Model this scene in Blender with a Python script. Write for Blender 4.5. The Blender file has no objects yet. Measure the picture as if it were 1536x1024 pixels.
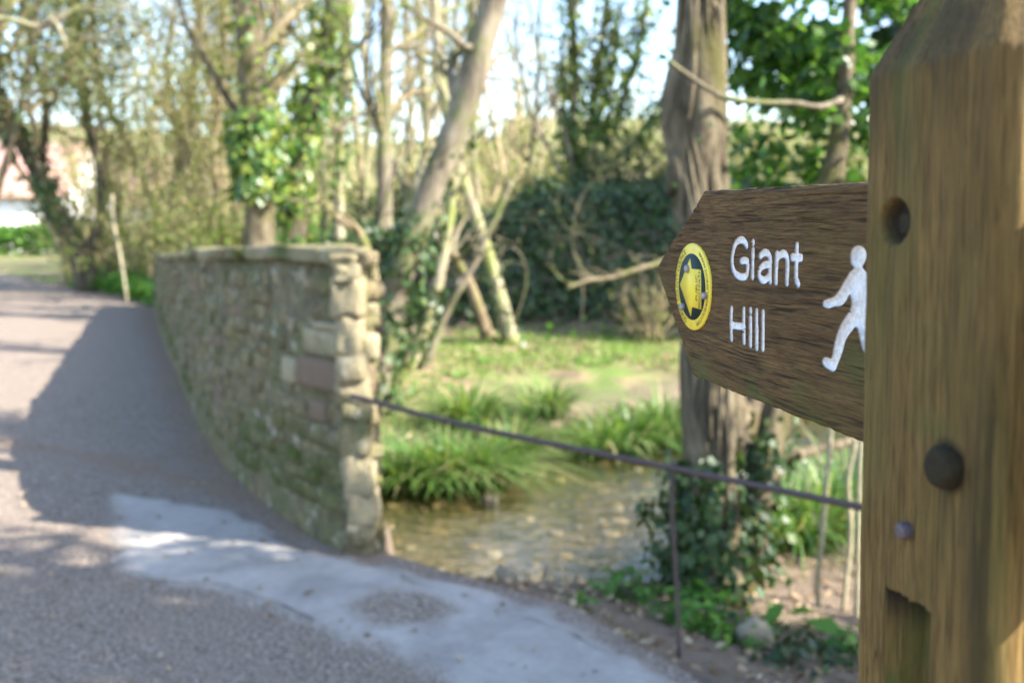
import bpy, math, random
import numpy as np
from mathutils import Matrix, Vector

# ------------------------------------------------------------------ camera, world, sun, exposure
SC = bpy.context.scene
COL = SC.collection
EYE = 1.55
F = 1493.33                      # focal length in pixels of the 1536 px wide photograph (35 mm lens)
PITCH = math.atan(172 / F)
cam_d = bpy.data.cameras.new('camera')
cam_d.lens = 35; cam_d.sensor_width = 36; cam_d.clip_start = 0.02; cam_d.clip_end = 3000
cam = bpy.data.objects.new('camera', cam_d); COL.objects.link(cam)
cam.location = (0, 0, EYE); cam.rotation_euler = (math.pi / 2 - PITCH, 0, 0)
cam_d.dof.use_dof = True; cam_d.dof.focus_distance = 0.80; cam_d.dof.aperture_fstop = 5.6
cam_d.dof.aperture_blades = 8
SC.camera = cam

SUN_AZ, SUN_EL = 108.0, 38.0       # degrees, azimuth clockwise from +Y
world = bpy.data.worlds.new('World'); SC.world = world; world.use_nodes = True
wn = world.node_tree
sky = wn.nodes.new('ShaderNodeTexSky'); sky.sky_type = 'NISHITA'; sky.sun_disc = False
sky.sun_elevation = math.radians(SUN_EL); sky.sun_rotation = math.radians(SUN_AZ)
sky.air_density = 1.0; sky.dust_density = 0.9; sky.ozone_density = 1.3
wn.links.new(sky.outputs[0], wn.nodes['Background'].inputs[0])
wn.nodes['Background'].inputs[1].default_value = 0.15
sun_d = bpy.data.lights.new('sun', 'SUN'); sun_d.energy = 4.7; sun_d.angle = math.radians(0.55)
sun_d.color = (1.0, 0.93, 0.82)
sun = bpy.data.objects.new('sun', sun_d); COL.objects.link(sun)
_a, _e = math.radians(SUN_AZ), math.radians(SUN_EL)
SUNV = Vector((math.sin(_a) * math.cos(_e), math.cos(_a) * math.cos(_e), math.sin(_e)))
sun.rotation_euler = SUNV.to_track_quat('Z', 'Y').to_euler()
sun.location = (20, 0, 20)
vs = SC.view_settings
SC.display_settings.display_device = 'sRGB'
vs.view_transform = 'Standard'; vs.look = 'None'; vs.gamma = 1; vs.use_curve_mapping = False
vs.exposure = 2.02
cy = SC.cycles
cy.use_denoising = True; cy.max_bounces = 8; cy.diffuse_bounces = 4; cy.glossy_bounces = 3
cy.transmission_bounces = 5; cy.transparent_max_bounces = 12; cy.sample_clamp_indirect = 4
cy.caustics_reflective = False; cy.caustics_refractive = False

rng = np.random.default_rng(7)

# ------------------------------------------------------------------ measuring helpers (photo pixel -> point of the place)
def ray(px, py):
    cx, c2 = (px - 768) / F, (512 - py) / F
    return np.array([cx, math.cos(PITCH) + math.sin(PITCH) * c2, -math.sin(PITCH) + math.cos(PITCH) * c2])
def at(px, py, D):
    r = ray(px, py); k = D / r[1]
    return np.array([r[0] * k, D, EYE + r[2] * k])
def gp(px, py, z=0.0):
    r = ray(px, py); k = (z - EYE) / r[2]
    return np.array([r[0] * k, r[1] * k, z])

# ------------------------------------------------------------------ numeric helpers
def sstep(a, b, x):
    t = np.clip((x - a) / (b - a), 0, 1); return t * t * (3 - 2 * t)
class VN:                                                # value noise
    def __init__(s, seed): s.t = np.random.default_rng(seed).random((256, 256))
    def __call__(s, x, y):
        xi = np.floor(x).astype(int); yi = np.floor(y).astype(int); fx = x - xi; fy = y - yi
        fx = fx * fx * (3 - 2 * fx); fy = fy * fy * (3 - 2 * fy)
        t = s.t; a = t[xi & 255, yi & 255]; b = t[(xi + 1) & 255, yi & 255]
        c = t[xi & 255, (yi + 1) & 255]; d = t[(xi + 1) & 255, (yi + 1) & 255]
        return (a * (1 - fx) + b * fx) * (1 - fy) + (c * (1 - fx) + d * fx) * fy
N1, N2, N3 = VN(1), VN(2), VN(3)
def fbm(n, x, y, o=4):
    v = 0; a = .5
    for i in range(o): v = v + a * (n(x * 2**i + 17 * i, y * 2**i + 5 * i) - .5); a *= .5
    return v
def seg_dist(P, line):                                   # distance of points P (n,2) to a polyline; also side sign
    best = np.full(len(P), 1e9); side = np.zeros(len(P))
    for a, b in zip(line[:-1], line[1:]):
        a = np.asarray(a, float); b = np.asarray(b, float); ab = b - a; L = max(ab @ ab, 1e-12)
        t = np.clip(((P - a) @ ab) / L, 0, 1); q = a + t[:, None] * ab
        d = np.hypot(P[:, 0] - q[:, 0], P[:, 1] - q[:, 1])
        cr = ab[0] * (P[:, 1] - a[1]) - ab[1] * (P[:, 0] - a[0])
        m = d < best; best[m] = d[m]; side[m] = np.sign(cr[m])
    return best, side
def in_poly(P, poly):
    ins = np.zeros(len(P), bool); n = len(poly); x, y = P[:, 0], P[:, 1]
    for i in range(n):
        x1, y1 = poly[i]; x2, y2 = poly[(i + 1) % n]
        if y1 == y2: continue
        c = ((y1 > y) != (y2 > y)) & (x < (x2 - x1) * (y - y1) / (y2 - y1) + x1); ins ^= c
    return ins
def poly_sd(P, poly):                                    # signed distance, positive inside
    d, _ = seg_dist(P, list(poly) + [poly[0]]); return np.where(in_poly(P, poly), d, -d)
def catmull(pts, n):
    pts = np.asarray(pts, float)
    if len(pts) < 3:
        t = np.linspace(0, 1, n)[:, None]; return pts[0] * (1 - t) + pts[-1] * t
    P = np.vstack([2 * pts[0] - pts[1], pts, 2 * pts[-1] - pts[-2]])
    u = np.linspace(0, len(pts) - 1 - 1e-9, n); i = u.astype(int); t = (u - i)[:, None]
    p0, p1, p2, p3 = P[i], P[i + 1], P[i + 2], P[i + 3]
    return .5 * (2 * p1 + (p2 - p0) * t + (2 * p0 - 5 * p1 + 4 * p2 - p3) * t**2 + (3 * p1 - p0 - 3 * p2 + p3) * t**3)

# ------------------------------------------------------------------ object helpers
def link(o, parent=None):
    COL.objects.link(o)
    if parent: o.parent = parent
    return o
def mesh_obj(name, V, Fc, mat, parent=None, smooth=False, attrs=None):
    """V (n,3); Fc: an (m,k) array, or a list of such arrays / faces."""
    me = bpy.data.meshes.new(name)
    V = np.asarray(V, np.float32)
    arrs = [np.asarray(Fc, np.int32)] if isinstance(Fc, np.ndarray) else [np.atleast_2d(np.asarray(a, np.int32)) for a in Fc]
    arrs = [a for a in arrs if a.size]
    me.vertices.add(len(V)); me.vertices.foreach_set('co', V.ravel())
    loops = np.concatenate([a.ravel() for a in arrs]); me.loops.add(len(loops)); me.loops.foreach_set('vertex_index', loops)
    tot = np.concatenate([np.full(len(a), a.shape[1], np.int32) for a in arrs])
    st = np.concatenate([[0], np.cumsum(tot)[:-1]]).astype(np.int32)
    me.polygons.add(len(tot)); me.polygons.foreach_set('loop_start', st)
    try: me.polygons.foreach_set('loop_total', tot)
    except Exception: pass
    me.update(calc_edges=True); me.validate()
    if smooth: me.polygons.foreach_set('use_smooth', np.ones(len(me.polygons), bool))
    for k, v in (attrs or {}).items():
        at_ = me.attributes.new(k, 'FLOAT', 'POINT'); at_.data.foreach_set('value', np.asarray(v, np.float32).ravel())
    for m in (mat if isinstance(mat, (list, tuple)) else [mat]): me.materials.append(m)
    return link(bpy.data.objects.new(name, me), parent)
def tag(o, label=None, cat=None, group=None, kind=None):
    if label: o['label'] = label
    if cat: o['category'] = cat
    if group: o['group'] = group
    if kind: o['kind'] = kind
    return o
def empty(name, loc, label, cat, group=None):
    o = bpy.data.objects.new(name, None); o.location = loc; o.empty_display_size = .1
    return tag(link(o), label, cat, group)
def rel(V, root): return np.asarray(V) - np.array(root.location)
def grid_faces(nr, nc, wrap=False):
    i = np.arange(nr - 1)[:, None]; j = np.arange(nc if wrap else nc - 1)[None, :]; j2 = (j + 1) % nc
    return np.stack([i * nc + j, i * nc + j2, (i + 1) * nc + j2, (i + 1) * nc + j], -1).reshape(-1, 4)
class Geo:
    def __init__(s): s.V = []; s.F = {}; s.n = 0
    def add(s, V, Fc):
        Fc = np.atleast_2d(np.asarray(Fc, int)); s.F.setdefault(Fc.shape[1], []).append(Fc + s.n); s.V.append(np.asarray(V, float)); s.n += len(V)
    def box(s, a, b):
        x0, y0, z0 = a; x1, y1, z1 = b
        s.add([(x0,y0,z0),(x1,y0,z0),(x1,y1,z0),(x0,y1,z0),(x0,y0,z1),(x1,y0,z1),(x1,y1,z1),(x0,y1,z1)],
              [(0,3,2,1),(4,5,6,7),(0,1,5,4),(1,2,6,5),(2,3,7,6),(3,0,4,7)])
    def tube(s, pts, rad, k=6, rough=0.0, seed=0):
        pts = np.asarray(pts, float); n = len(pts); rad = np.broadcast_to(np.asarray(rad, float), (n,))
        T = np.gradient(pts, axis=0); T /= np.linalg.norm(T, axis=1)[:, None] + 1e-12
        ref = np.array([0, 0, 1.]) if abs(T[0, 2]) < .9 else np.array([1., 0, 0])
        A = np.cross(T, ref); A /= np.linalg.norm(A, axis=1)[:, None] + 1e-9; B = np.cross(T, A)
        th = np.arange(k) * 2 * math.pi / k; R = rad[:, None] * np.ones(k)
        if rough:
            r2 = np.random.default_rng(seed); R = R * (1 + rough * (N1(np.linspace(0, n * .6, n)[:, None] + r2.random() * 99, np.cos(th)[None] * 1.5 + 7 + 0 * R) - .5)
                                                  + rough * (N2(np.linspace(0, n * .2, n)[:, None], np.sin(th)[None] * 2 + th[None] * .0 + 3 + 0 * R) - .5))
        V = pts[:, None] + R[..., None] * (np.cos(th)[None, :, None] * A[:, None] + np.sin(th)[None, :, None] * B[:, None])
        s.add(V.reshape(-1, 3), grid_faces(n, k, True))
        b = s.n - n * k
        s.F.setdefault(k, []).append(np.array([[b + j for j in range(k)][::-1], [b + (n - 1) * k + j for j in range(k)]]))
    def obj(s, name, mat, parent=None, smooth=False, attrs=None):
        V = np.vstack(s.V)
        if parent is not None: V = rel(V, parent)
        return mesh_obj(name, V, [np.vstack(a) for a in s.F.values()], mat, parent, smooth, attrs)

def leaves(g, P, Nrm, size, r, aspect=.6, fold=0.0, dirs=None):
    """leaf-sized quads at P with normals about Nrm"""
    n = len(P); Nrm = Nrm / (np.linalg.norm(Nrm, axis=1)[:, None] + 1e-9)
    t = r.normal(size=(n, 3)) if dirs is None else dirs + .5 * r.normal(size=(n, 3))
    t -= (t * Nrm).sum(1)[:, None] * Nrm; t /= np.linalg.norm(t, axis=1)[:, None] + 1e-9
    b = np.cross(Nrm, t); L = (size * (.6 + .8 * r.random(n)))[:, None]; W = L * aspect * .5
    if fold:
        V = np.stack([P, P + .45 * L * t + W * b + fold * L * Nrm, P + L * t - .1 * L * Nrm, P + .45 * L * t - W * b + fold * L * Nrm], 1)
        f = np.arange(n)[:, None] * 4 + np.array([[0, 1, 2]]); f2 = np.arange(n)[:, None] * 4 + np.array([[0, 2, 3]])
        g.add(V.reshape(-1, 3), np.vstack([f, f2]))
    else:
        V = np.stack([P, P + .45 * L * t + W * b, P + L * t, P + .45 * L * t - W * b], 1)
        g.add(V.reshape(-1, 3), np.arange(n * 4).reshape(n, 4))

# ------------------------------------------------------------------ materials
class NT:
    def __init__(s, name):
        s.m = bpy.data.materials.new(name); s.m.use_nodes = True; s.t = s.m.node_tree
        s.b = s.t.nodes['Principled BSDF']; s.out = s.t.nodes['Material Output']
    def n(s, typ, **kw):
        x = s.t.nodes.new('ShaderNode' + typ)
        for k, v in kw.items(): setattr(x, k, v)
        return x
    def l(s, a, b): s.t.links.new(a, b)
    def coord(s, scale=(1, 1, 1), kind='Object'):
        tc = s.n('TexCoord'); mp = s.n('Mapping'); mp.inputs['Scale'].default_value = scale
        s.l(tc.outputs[kind], mp.inputs[0]); return mp.outputs[0]
    def noise(s, vec, scale, detail=4, rough=.6, dist=0):
        x = s.n('TexNoise'); x.inputs['Scale'].default_value = scale; x.inputs['Detail'].default_value = detail
        x.inputs['Roughness'].default_value = rough; x.inputs['Distortion'].default_value = dist
        s.l(vec, x.inputs['Vector']); return x.outputs['Fac']
    def ramp(s, fac, stops):
        x = s.n('ValToRGB'); e = x.color_ramp.elements
        while len(e) < len(stops): e.new(.5)
        for el, (p, c) in zip(e, stops):
            el.position = p; el.color = (*c, 1) if not isinstance(c, (int, float)) else (c, c, c, 1)
        s.l(fac, x.inputs[0]); return x.outputs[0]
    def mix(s, fac, a, b, mode='MIX'):
        x = s.n('Mix', data_type='RGBA', blend_type=mode)
        for v, i in ((fac, 0), (a, 6), (b, 7)):
            if isinstance(v, (int, float)): x.inputs[i].default_value = v
            elif isinstance(v, tuple): x.inputs[i].default_value = (*v, 1)
            else: s.l(v, x.inputs[i])
        return x.outputs[2]
    def math(s, op, a, b=0.0, c=None):
        x = s.n('Math', operation=op)
        for i, v in enumerate((a, b) if c is None else (a, b, c)):
            if isinstance(v, (int, float)): x.inputs[i].default_value = v
            else: s.l(v, x.inputs[i])
        return x.outputs[0]
    def attr(s, name): x = s.n('Attribute'); x.attribute_name = name; return x.outputs['Fac']
    def island(s): return s.n('NewGeometry').outputs['Random Per Island']
    def bump(s, h, strength=.5, dist=.01):
        x = s.n('Bump'); x.inputs['Strength'].default_value = strength; x.inputs['Distance'].default_value = dist
        s.l(h, x.inputs['Height']); s.l(x.outputs[0], s.b.inputs['Normal']); return x
    def done(s, col, rough=.8, spec=.3):
        i = s.b.inputs
        if isinstance(col, tuple): i['Base Color'].default_value = (*col, 1)
        else: s.l(col, i['Base Color'])
        if isinstance(rough, (int, float)): i['Roughness'].default_value = rough
        else: s.l(rough, i['Roughness'])
        i['Specular IOR Level'].default_value = spec; return s.m

def m_leaf(name, cols, trans=.35, rough=.45, spec=.4, tcol=None):
    k = NT(name); n = len(cols)
    c = k.ramp(k.island(), [(i / max(1, n - 1), cc) for i, cc in enumerate(cols)])
    k.done(c, rough, spec)
    tr = k.n('BsdfTranslucent'); k.l(k.mix(1.0, c, tcol or (1.3, 1.35, .6), 'MULTIPLY'), tr.inputs[0])
    ms = k.n('MixShader'); ms.inputs[0].default_value = trans
    k.l(k.b.outputs[0], ms.inputs[1]); k.l(tr.outputs[0], ms.inputs[2]); k.l(ms.outputs[0], k.out.inputs[0]); return k.m
def m_bark(name, a, b, moss=None, mossamt=.5, scale=6):
    k = NT(name); v = k.coord((1, 1, .28)); f = k.noise(v, scale, 6, .65, .5)
    c = k.ramp(f, [(.36, a), (.64, b)])
    if moss:
        g = k.noise(k.coord((1, 1, .6)), 2.2, 3, .6)
        c = k.mix(k.ramp(g, [(.62 - .35 * mossamt, 0.), (.72 - .25 * mossamt, 1.)]), c, k.mix(f, moss, tuple(x * 1.6 for x in moss)))
    k.bump(k.noise(v, scale * 3.5, 5, .7), 1.0, .02 if scale < 10 else .05)
    return k.done(c, .9, .15)

M = {}
M['bark_grey'] = m_bark('bark_grey', (.10, .085, .06), (.27, .23, .17), (.10, .12, .04), .35)
M['bark_moss'] = m_bark('bark_moss', (.12, .09, .055), (.33, .265, .165), (.11, .11, .04), .38)
M['bark_pale'] = m_bark('bark_pale', (.20, .17, .11), (.42, .37, .26), (.16, .18, .06), .45, 9)
M['bark_dark'] = m_bark('bark_dark', (.05, .042, .03), (.15, .12, .085), (.06, .08, .03), .4)
M['bark_ridged'] = m_bark('bark_ridged', (.075, .060, .040), (.28, .235, .155), (.09, .085, .03), .3, 11)
M['twig_tan'] = m_bark('twig_tan', (.26, .20, .12), (.50, .41, .26), (.26, .26, .10), .4, 12)
M['twig_straw'] = m_bark('twig_straw', (.42, .36, .22), (.62, .56, .38), None, 0, 14)
M['leaf_ivy'] = m_leaf('leaf_ivy', [(.012, .028, .009), (.028, .062, .016), (.045, .09, .024), (.10, .14, .05)], .22, .42, .4)
M['leaf_ivy_bright'] = m_leaf('leaf_ivy_bright', [(.03, .08, .02), (.07, .16, .03), (.16, .24, .04), (.30, .34, .07)], .35, .4, .45)
M['leaf_ever'] = m_leaf('leaf_evergreen', [(.03, .09, .02), (.065, .155, .035), (.14, .24, .065)], .55, .3, .5)
M['leaf_olive'] = m_leaf('leaf_olive', [(.13, .14, .05), (.22, .225, .085), (.31, .29, .14), (.15, .22, .06)], .4, .6, .25)
M['leaf_spring'] = m_leaf('leaf_spring', [(.10, .16, .03), (.18, .24, .05), (.26, .28, .09)], .45, .55, .25)
M['leaf_yew'] = m_leaf('leaf_yew', [(.035, .06, .02), (.08, .11, .03), (.13, .14, .05)], .3, .5, .3)
M['leaf_weed'] = m_leaf('leaf_weed', [(.05, .14, .02), (.09, .22, .03), (.16, .30, .05)], .4, .45, .3)
M['leaf_sedge'] = m_leaf('leaf_sedge', [(.03, .085, .02), (.07, .165, .032), (.125, .235, .05), (.20, .27, .08), (.36, .33, .17)], .35, .38, .5)
M['leaf_grass'] = m_leaf('leaf_grass', [(.08, .17, .03), (.13, .24, .045), (.20, .30, .06), (.30, .29, .12)], .35, .55, .25)
M['leaf_dry'] = m_leaf('leaf_dry', [(.12, .075, .04), (.27, .19, .11), (.46, .36, .23)], .15, .7, .2, (1.1, 1, .8))

def m_wood(name, sc, a, b, green=(.085, .085, .025), gamt=.5):
    k = NT(name); tc = k.coord(sc)
    f = k.noise(tc, 1.0, 6, .62, .9)                          # broad bands of grain
    fine = k.noise(k.coord(tuple(x * 3.6 for x in sc)), 1.0, 5, .7, .5)   # single fibres
    f2 = k.noise(k.coord(tuple(x * .22 for x in sc)), 1.0, 4, .6, .4)
    base = k.mix(k.ramp(f, [(.30, 0.), (.72, 1.)]), a, b)
    base = k.mix(k.ramp(fine, [(.40, .80), (.52, 0.)]), base, tuple(x * .42 for x in a))
    base = k.mix(k.ramp(fine, [(.56, 0.), (.74, .5)]), base, tuple(min(1, x * 1.45) for x in b))
    base = k.mix(k.ramp(f2, [(.35, 0.), (.7, .6)]), base, tuple(x * .62 for x in a))
    blot = k.noise(k.coord((1, 1, 1)), 9, 4, .65, .3)
    base = k.mix(k.math('MULTIPLY', k.ramp(blot, [(.50, 0.), (.68, 1.)]), gamt), base, k.mix(fine, tuple(x * .7 for x in green), tuple(x * 1.5 for x in green)))
    base = k.mix(k.ramp(k.attr('algae'), [(0., 0.), (1., 1.)]), base, k.mix(fine, (.035, .038, .010), (.12, .122, .03)))
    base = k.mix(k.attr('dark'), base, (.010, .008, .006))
    pw = k.noise(k.coord((1, 1, 1)), 300, 3, .6)
    p = k.attr('paint')
    base = k.mix(p, base, k.mix(k.ramp(pw, [(.35, 0.), (.62, 1.)]), (.60, .60, .60), (.80, .80, .81)))
    k.bump(k.math('ADD', fine, f), .55, .0014)
    k.done(base, k.mix(p, (.8, .8, .8), (.55, .55, .55)), .25); return k.m
M['wood_post'] = m_wood('oak_post', (150, 150, 7), (.120, .074, .021), (.215, .138, .046), (.085, .069, .017), .4)
M['wood_board'] = m_wood('oak_board', (11, 60, 210), (.076, .041, .014), (.20, .117, .044), (.078, .064, .014), .5)

def m_plain(name, col, rough=.5, spec=.4, var=.15, scale=60, metal=0, bump=0):
    k = NT(name); f = k.noise(k.coord(), scale, 5, .65)
    c = k.mix(f, tuple(x * (1 - var) for x in col), tuple(min(1, x * (1 + var)) for x in col))
    if bump: k.bump(f, bump, .003)
    k.b.inputs['Metallic'].default_value = metal; return k.done(c, rough, spec)
def m_disc_yellow():
    k = NT('disc_yellow'); f = k.noise(k.coord(), 55, 5, .6)
    c = k.ramp(f, [(.35, (.80, .66, .06)), (.58, (.74, .57, .05)), (.72, (.55, .34, .06)), (.8, (.35, .18, .05))])
    return k.done(c, .38, .4)
M['disc_yellow'] = m_disc_yellow()
M['disc_green'] = m_plain('disc_green', (.016, .034, .030), .5, .2, .45, 90)
M['disc_ink'] = m_plain('disc_ink', (.05, .06, .03), .5, .3)
M['nail'] = m_plain('galvanised_nail', (.30, .29, .30), .5, .5, .4, 300, .5)
M['bolt'] = m_plain('rusty_bolt', (.11, .09, .10), .6, .5, .5, 250, .4, .4)
M['peg'] = m_plain('dark_peg', (.026, .021, .011), .8, .2, .6, 120, 0, .8)
M['rust'] = m_plain('rusty_iron', (.085, .06, .055), .65, .4, .45, 45, .3, .6)
M['white_render'] = m_plain('white_render', (.80, .79, .76), .9, .2, .06, 3)
M['roof_tile'] = m_plain('roof_tile', (.36, .22, .185), .85, .2, .3, 5, 0, .5)
M['window_dark'] = m_plain('window_dark', (.06, .07, .09), .15, .6)
M['frame_white'] = m_plain('frame_white', (.7, .7, .68), .5, .3)
M['brick'] = m_plain('chimney_brick', (.33, .16, .11), .9, .2, .3, 8)

# ------------------------------------------------------------------ terrain
ROAD_R = [(2.2, -8), (1.75, -2), (1.45, .8), (.95, 2.7), (.57, 3.38), (.22, 3.92), (-.19, 4.22), (-.72, 4.66), (-1.36, 5.5), (-1.87, 6.4), (-2.64, 8.26),
          (-5.1, 14.5), (-6.8, 19), (-8.9, 22.5), (-11.5, 25.7), (-15.5, 31.5), (-21, 37), (-30, 42), (-48, 47), (-90, 52)]
ROAD_L = [(-4.6, -8), (-5.2, -2), (-5.8, .8), (-6.2, 2.7), (-6.5, 3.8), (-6.7, 4.6), (-6.9, 5.4), (-7.2, 6.4), (-7.6, 7.6), (-8.4, 9.6), (-9.6, 12),
          (-12.4, 16.4), (-16, 20.6), (-20, 24), (-24.5, 27), (-30, 30), (-37, 33.2), (-45, 36.8), (-60, 41), (-90, 45.5)]
STREAM = [(22, 17), (9, 14), (6, 12.6), (3.3, 10.55), (1.3, 9.0), (-.2, 7.75), (-2.0, 6.9), (-5, 6.4)]
WATER_Z = -.75
def terrain(x, y, rough=True):
    sh = np.shape(x); x = np.ravel(np.asarray(x, float)); y = np.ravel(np.asarray(y, float)); P = np.stack([x, y], 1)
    dr, sr = seg_dist(P, ROAD_R); right = sr < 0                 # right of the edge when walking forward
    dr = np.where(right, dr, -dr)
    ds, ss = seg_dist(P, STREAM); near = ss > 0                  # near (camera) side of the stream
    # far bank level
    far = -.48 + .36 * sstep(9, 15, y - .25 * x) + .15 * sstep(15, 20, y)
    mound = (.62 * sstep(-4.4, -3.0, x) + .38 * sstep(-1.4, .6, x - .12 * (y - 16))) * sstep(15.2, 18.2, y + .10 * x) * (1 - .35 * sstep(7, 14, x))
    far = far + mound * (2.05 + .25 * fbm(N2, x * .5, y * .5))
    far = far + (2.4 * sstep(24, 60, y) + 5 * sstep(60, 150, y)) * sstep(-16, 4, x)
    far = np.where(y > 22, np.maximum(far, .02), far)
    nearz = -.05 - .22 * sstep(0, 1.2, dr) - .12 * sstep(1.0, 2.4, dr)
    bank = np.where(near, nearz, far)
    nb = .62 * (1 - sstep(.5, 1.5, x)); w = np.where(near, sstep(1.25 + nb, 2.75 + .5 * nb, ds), sstep(1.15, 1.75, ds + .25 * (N1(x * 1.3, y * 1.3) - .5)))
    z = (-.83 + .06 * fbm(N3, x * 2, y * 2)) * (1 - w) + bank * w
    vert = sstep(.0, .12, dr - .34 * (sstep(4.7, 5.2, y) - sstep(18.6, 19.2, y)))
    verge = sstep(18.5, 23, y) * (x < -4)
    z = np.where(right, z * np.maximum(vert, verge) * (1 - verge) + verge * .06, 0)
    if rough:
        amp = np.where(right, .10, .0)
        z = z + amp * fbm(N1, x * 1.6, y * 1.6, 4) + np.where(right, .03, 0) * fbm(N2, x * 9, y * 9, 3)
    inside_l, sl = seg_dist(P, ROAD_L)
    onroad = (~right) & (sl < 0)
    z = np.where(onroad, -.05, z)
    z = np.where((~right) & (sl > 0), .05 * sstep(0, 1.5, inside_l) + .06 * fbm(N1, x, y), z)
    hill = sstep(150, 420, np.hypot(x, y)) * 34 * (.6 + .8 * N2(x * .006 + 9, y * .006)) * (y > 0)
    return (z + hill).reshape(sh)
def axis(a, b, fine, lo, hi, grow=1.22):
    c = list(np.arange(a, b + 1e-6, fine)); s = fine
    while c[-1] < hi: s *= grow; c.append(c[-1] + s)
    s = fine
    while c[0] > lo: s *= grow; c.insert(0, c[0] - s)
    return np.array(c)
gx = axis(-8, 6, .07, -700, 700, 1.12); gy = axis(2.6, 19, .075, -60, 900, 1.08)
GX, GY = np.meshgrid(gx, gy)
GZ = terrain(GX, GY)
_P = np.stack([GX.ravel(), GY.ravel()], 1)
_ds, _ss = seg_dist(_P, STREAM); _dr, _sr = seg_dist(_P, ROAD_R)
grassy = np.where((_ss < 0) | (GY.ravel() > 20), sstep(1.5, 2.6, _ds), 0) + np.where(_ss > 0, .0, 0)
bed = 1 - sstep(-.74, -.55, GZ.ravel())
_md = sstep(-4.6, -3.4, GX.ravel()) * sstep(14.6, 15.8, GY.ravel() + .1 * GX.ravel()) * (GY.ravel() < 21); grassy = grassy * (1 - .9 * _md)
shore = np.where(_ss > 0, 1., 0) * (1 - bed) * (_sr < 0)
def m_ground():
    k = NT('meadow_ground'); v = k.coord(); f = k.noise(v, 7, 6, .7); f2 = k.noise(v, 1.1, 4, .6, .4); f3 = k.noise(v, 40, 4, .7)
    green = k.mix(f, (.07, .13, .028), (.17, .23, .06)); straw = k.mix(f3, (.16, .12, .06), (.36, .29, .17))
    g = k.mix(k.ramp(f2, [(.40, 0.), (.58, 1.)]), green, straw); g = k.mix(k.ramp(k.noise(v, 2.3, 5, .7), [(.50, 0.), (.62, .85)]), g, k.mix(f3, (.06, .045, .03), (.17, .13, .09)))
    soil = k.mix(f3, (.075, .055, .038), (.30, .235, .175)); soil = k.mix(k.ramp(f, [(.4, 0.), (.65, .7)]), soil, (.13, .10, .075))
    c = k.mix(k.attr('grassy'), soil, g)
    vo = k.n('TexVoronoi'); vo.inputs['Scale'].default_value = 13; k.l(v, vo.inputs['Vector'])
    peb = k.ramp(vo.outputs['Color'], [(.1, (.075, .06, .035)), (.4, (.15, .115, .065)), (.75, (.24, .19, .12)), (1., (.33, .29, .23))])
    peb = k.mix(k.ramp(f2, [(.48, 0.), (.62, .85)]), peb, k.mix(f, (.045, .045, .02), (.12, .11, .05)))
    c = k.mix(k.attr('bed'), c, peb)
    k.bump(k.math('ADD', f, f3), .6, .03); return k.done(c, .95, .15)
M['ground'] = m_ground()
tag(mesh_obj('ground', np.stack([GX.ravel(), GY.ravel(), GZ.ravel()], 1), grid_faces(len(gy), len(gx)), M['ground'], smooth=True,
             attrs={'grassy': np.clip(grassy, 0, 1), 'bed': bed}), 'grassy and earthy ground with stream banks and an ivy mound', 'ground', kind='structure')

# road sheet with the paler concrete strip along its edge
def along(line, n_per):
    out = []
    for (a, b) in zip(line[:-1], line[1:]): out.append((np.array(a, float), np.array(b, float)))
    return out
PATCH = [gp(*p)[:2] for p in [(165, 742), (285, 757), (400, 800), (470, 822), (545, 848), (620, 868), (700, 890), (850, 930), (1020, 1024), (1150, 1100), (800, 1100), (610, 1012), (545, 985), (470, 950), (390, 915), (300, 893), (215, 878), (165, 845)]]
STAIN = [gp(*p)[:2] for p in [(505, 915), (560, 890), (640, 893), (705, 925), (650, 950), (560, 948)]]
rv = []
for i in range(len(ROAD_R) - 1):
    L = math.dist(ROAD_R[i], ROAD_R[i + 1]); ym = (ROAD_R[i][1] + ROAD_R[i + 1][1]) / 2
    n = max(2, int(L / (.03 if 2.5 < ym < 7 else .08 if ym < 15 and ym > 0 else .3))); rv += [i + t for t in np.arange(n) / n]
rv = np.array(rv + [len(ROAD_R) - 1 - 1e-6]); ii = rv.astype(int); tt = (rv - ii)[:, None]
RR, RL = np.array(ROAD_R, float), np.array(ROAD_L, float)
PR = RR[ii] * (1 - tt) + RR[ii + 1] * tt; PL = RL[ii] * (1 - tt) + RL[ii + 1] * tt
uu = np.concatenate([[0], np.linspace(0, .55, 150), np.linspace(.57, 1, 36)])
dirv = PL - PR; wid = np.linalg.norm(dirv, axis=1)[:, None]
jag = (.10 * fbm(N2, PR[:, 0] * 1.7, PR[:, 1] * 1.7, 4))[:, None] * dirv / wid * (1 + 1.5 * sstep(18, 24, PR[:, 1]))[:, None]
RP = (PR + jag)[:, None] * (1 - uu[None, :, None]) + PL[:, None] * uu[None, :, None]
x, y = RP[..., 0], RP[..., 1]
z = .012 + .018 * fbm(N1, x * .8, y * .8, 4) + .006 * fbm(N2, x * 7, y * 7, 3)
z = z + .10 * sstep(20, 36, y) * 0
pm = poly_sd(RP.reshape(-1, 2), PATCH).reshape(x.shape) + .34 * fbm(N3, x * 2.0, y * 2.0, 6) + .10 * fbm(N1, x * 16, y * 16, 3)
st = poly_sd(RP.reshape(-1, 2), STAIN).reshape(x.shape) + .13 * fbm(N1, x * 4, y * 4, 4)
patch = sstep(-.05, .09, pm) * (1 - .95 * sstep(-.05, .07, st))
z = z + .012 * sstep(-.02, .03, pm)
z[:, 0] = -.16
DEB = [gp(*p)[:2] for p in [(-60, 655), (150, 688), (330, 735), (470, 795), (545, 838)]]
deb, _ = seg_dist(RP.reshape(-1, 2), DEB); deb = .9 * (1 - sstep(.03, .17, deb.reshape(x.shape) + .22 * fbm(N2, x * 5, y * 5, 4)))
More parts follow.
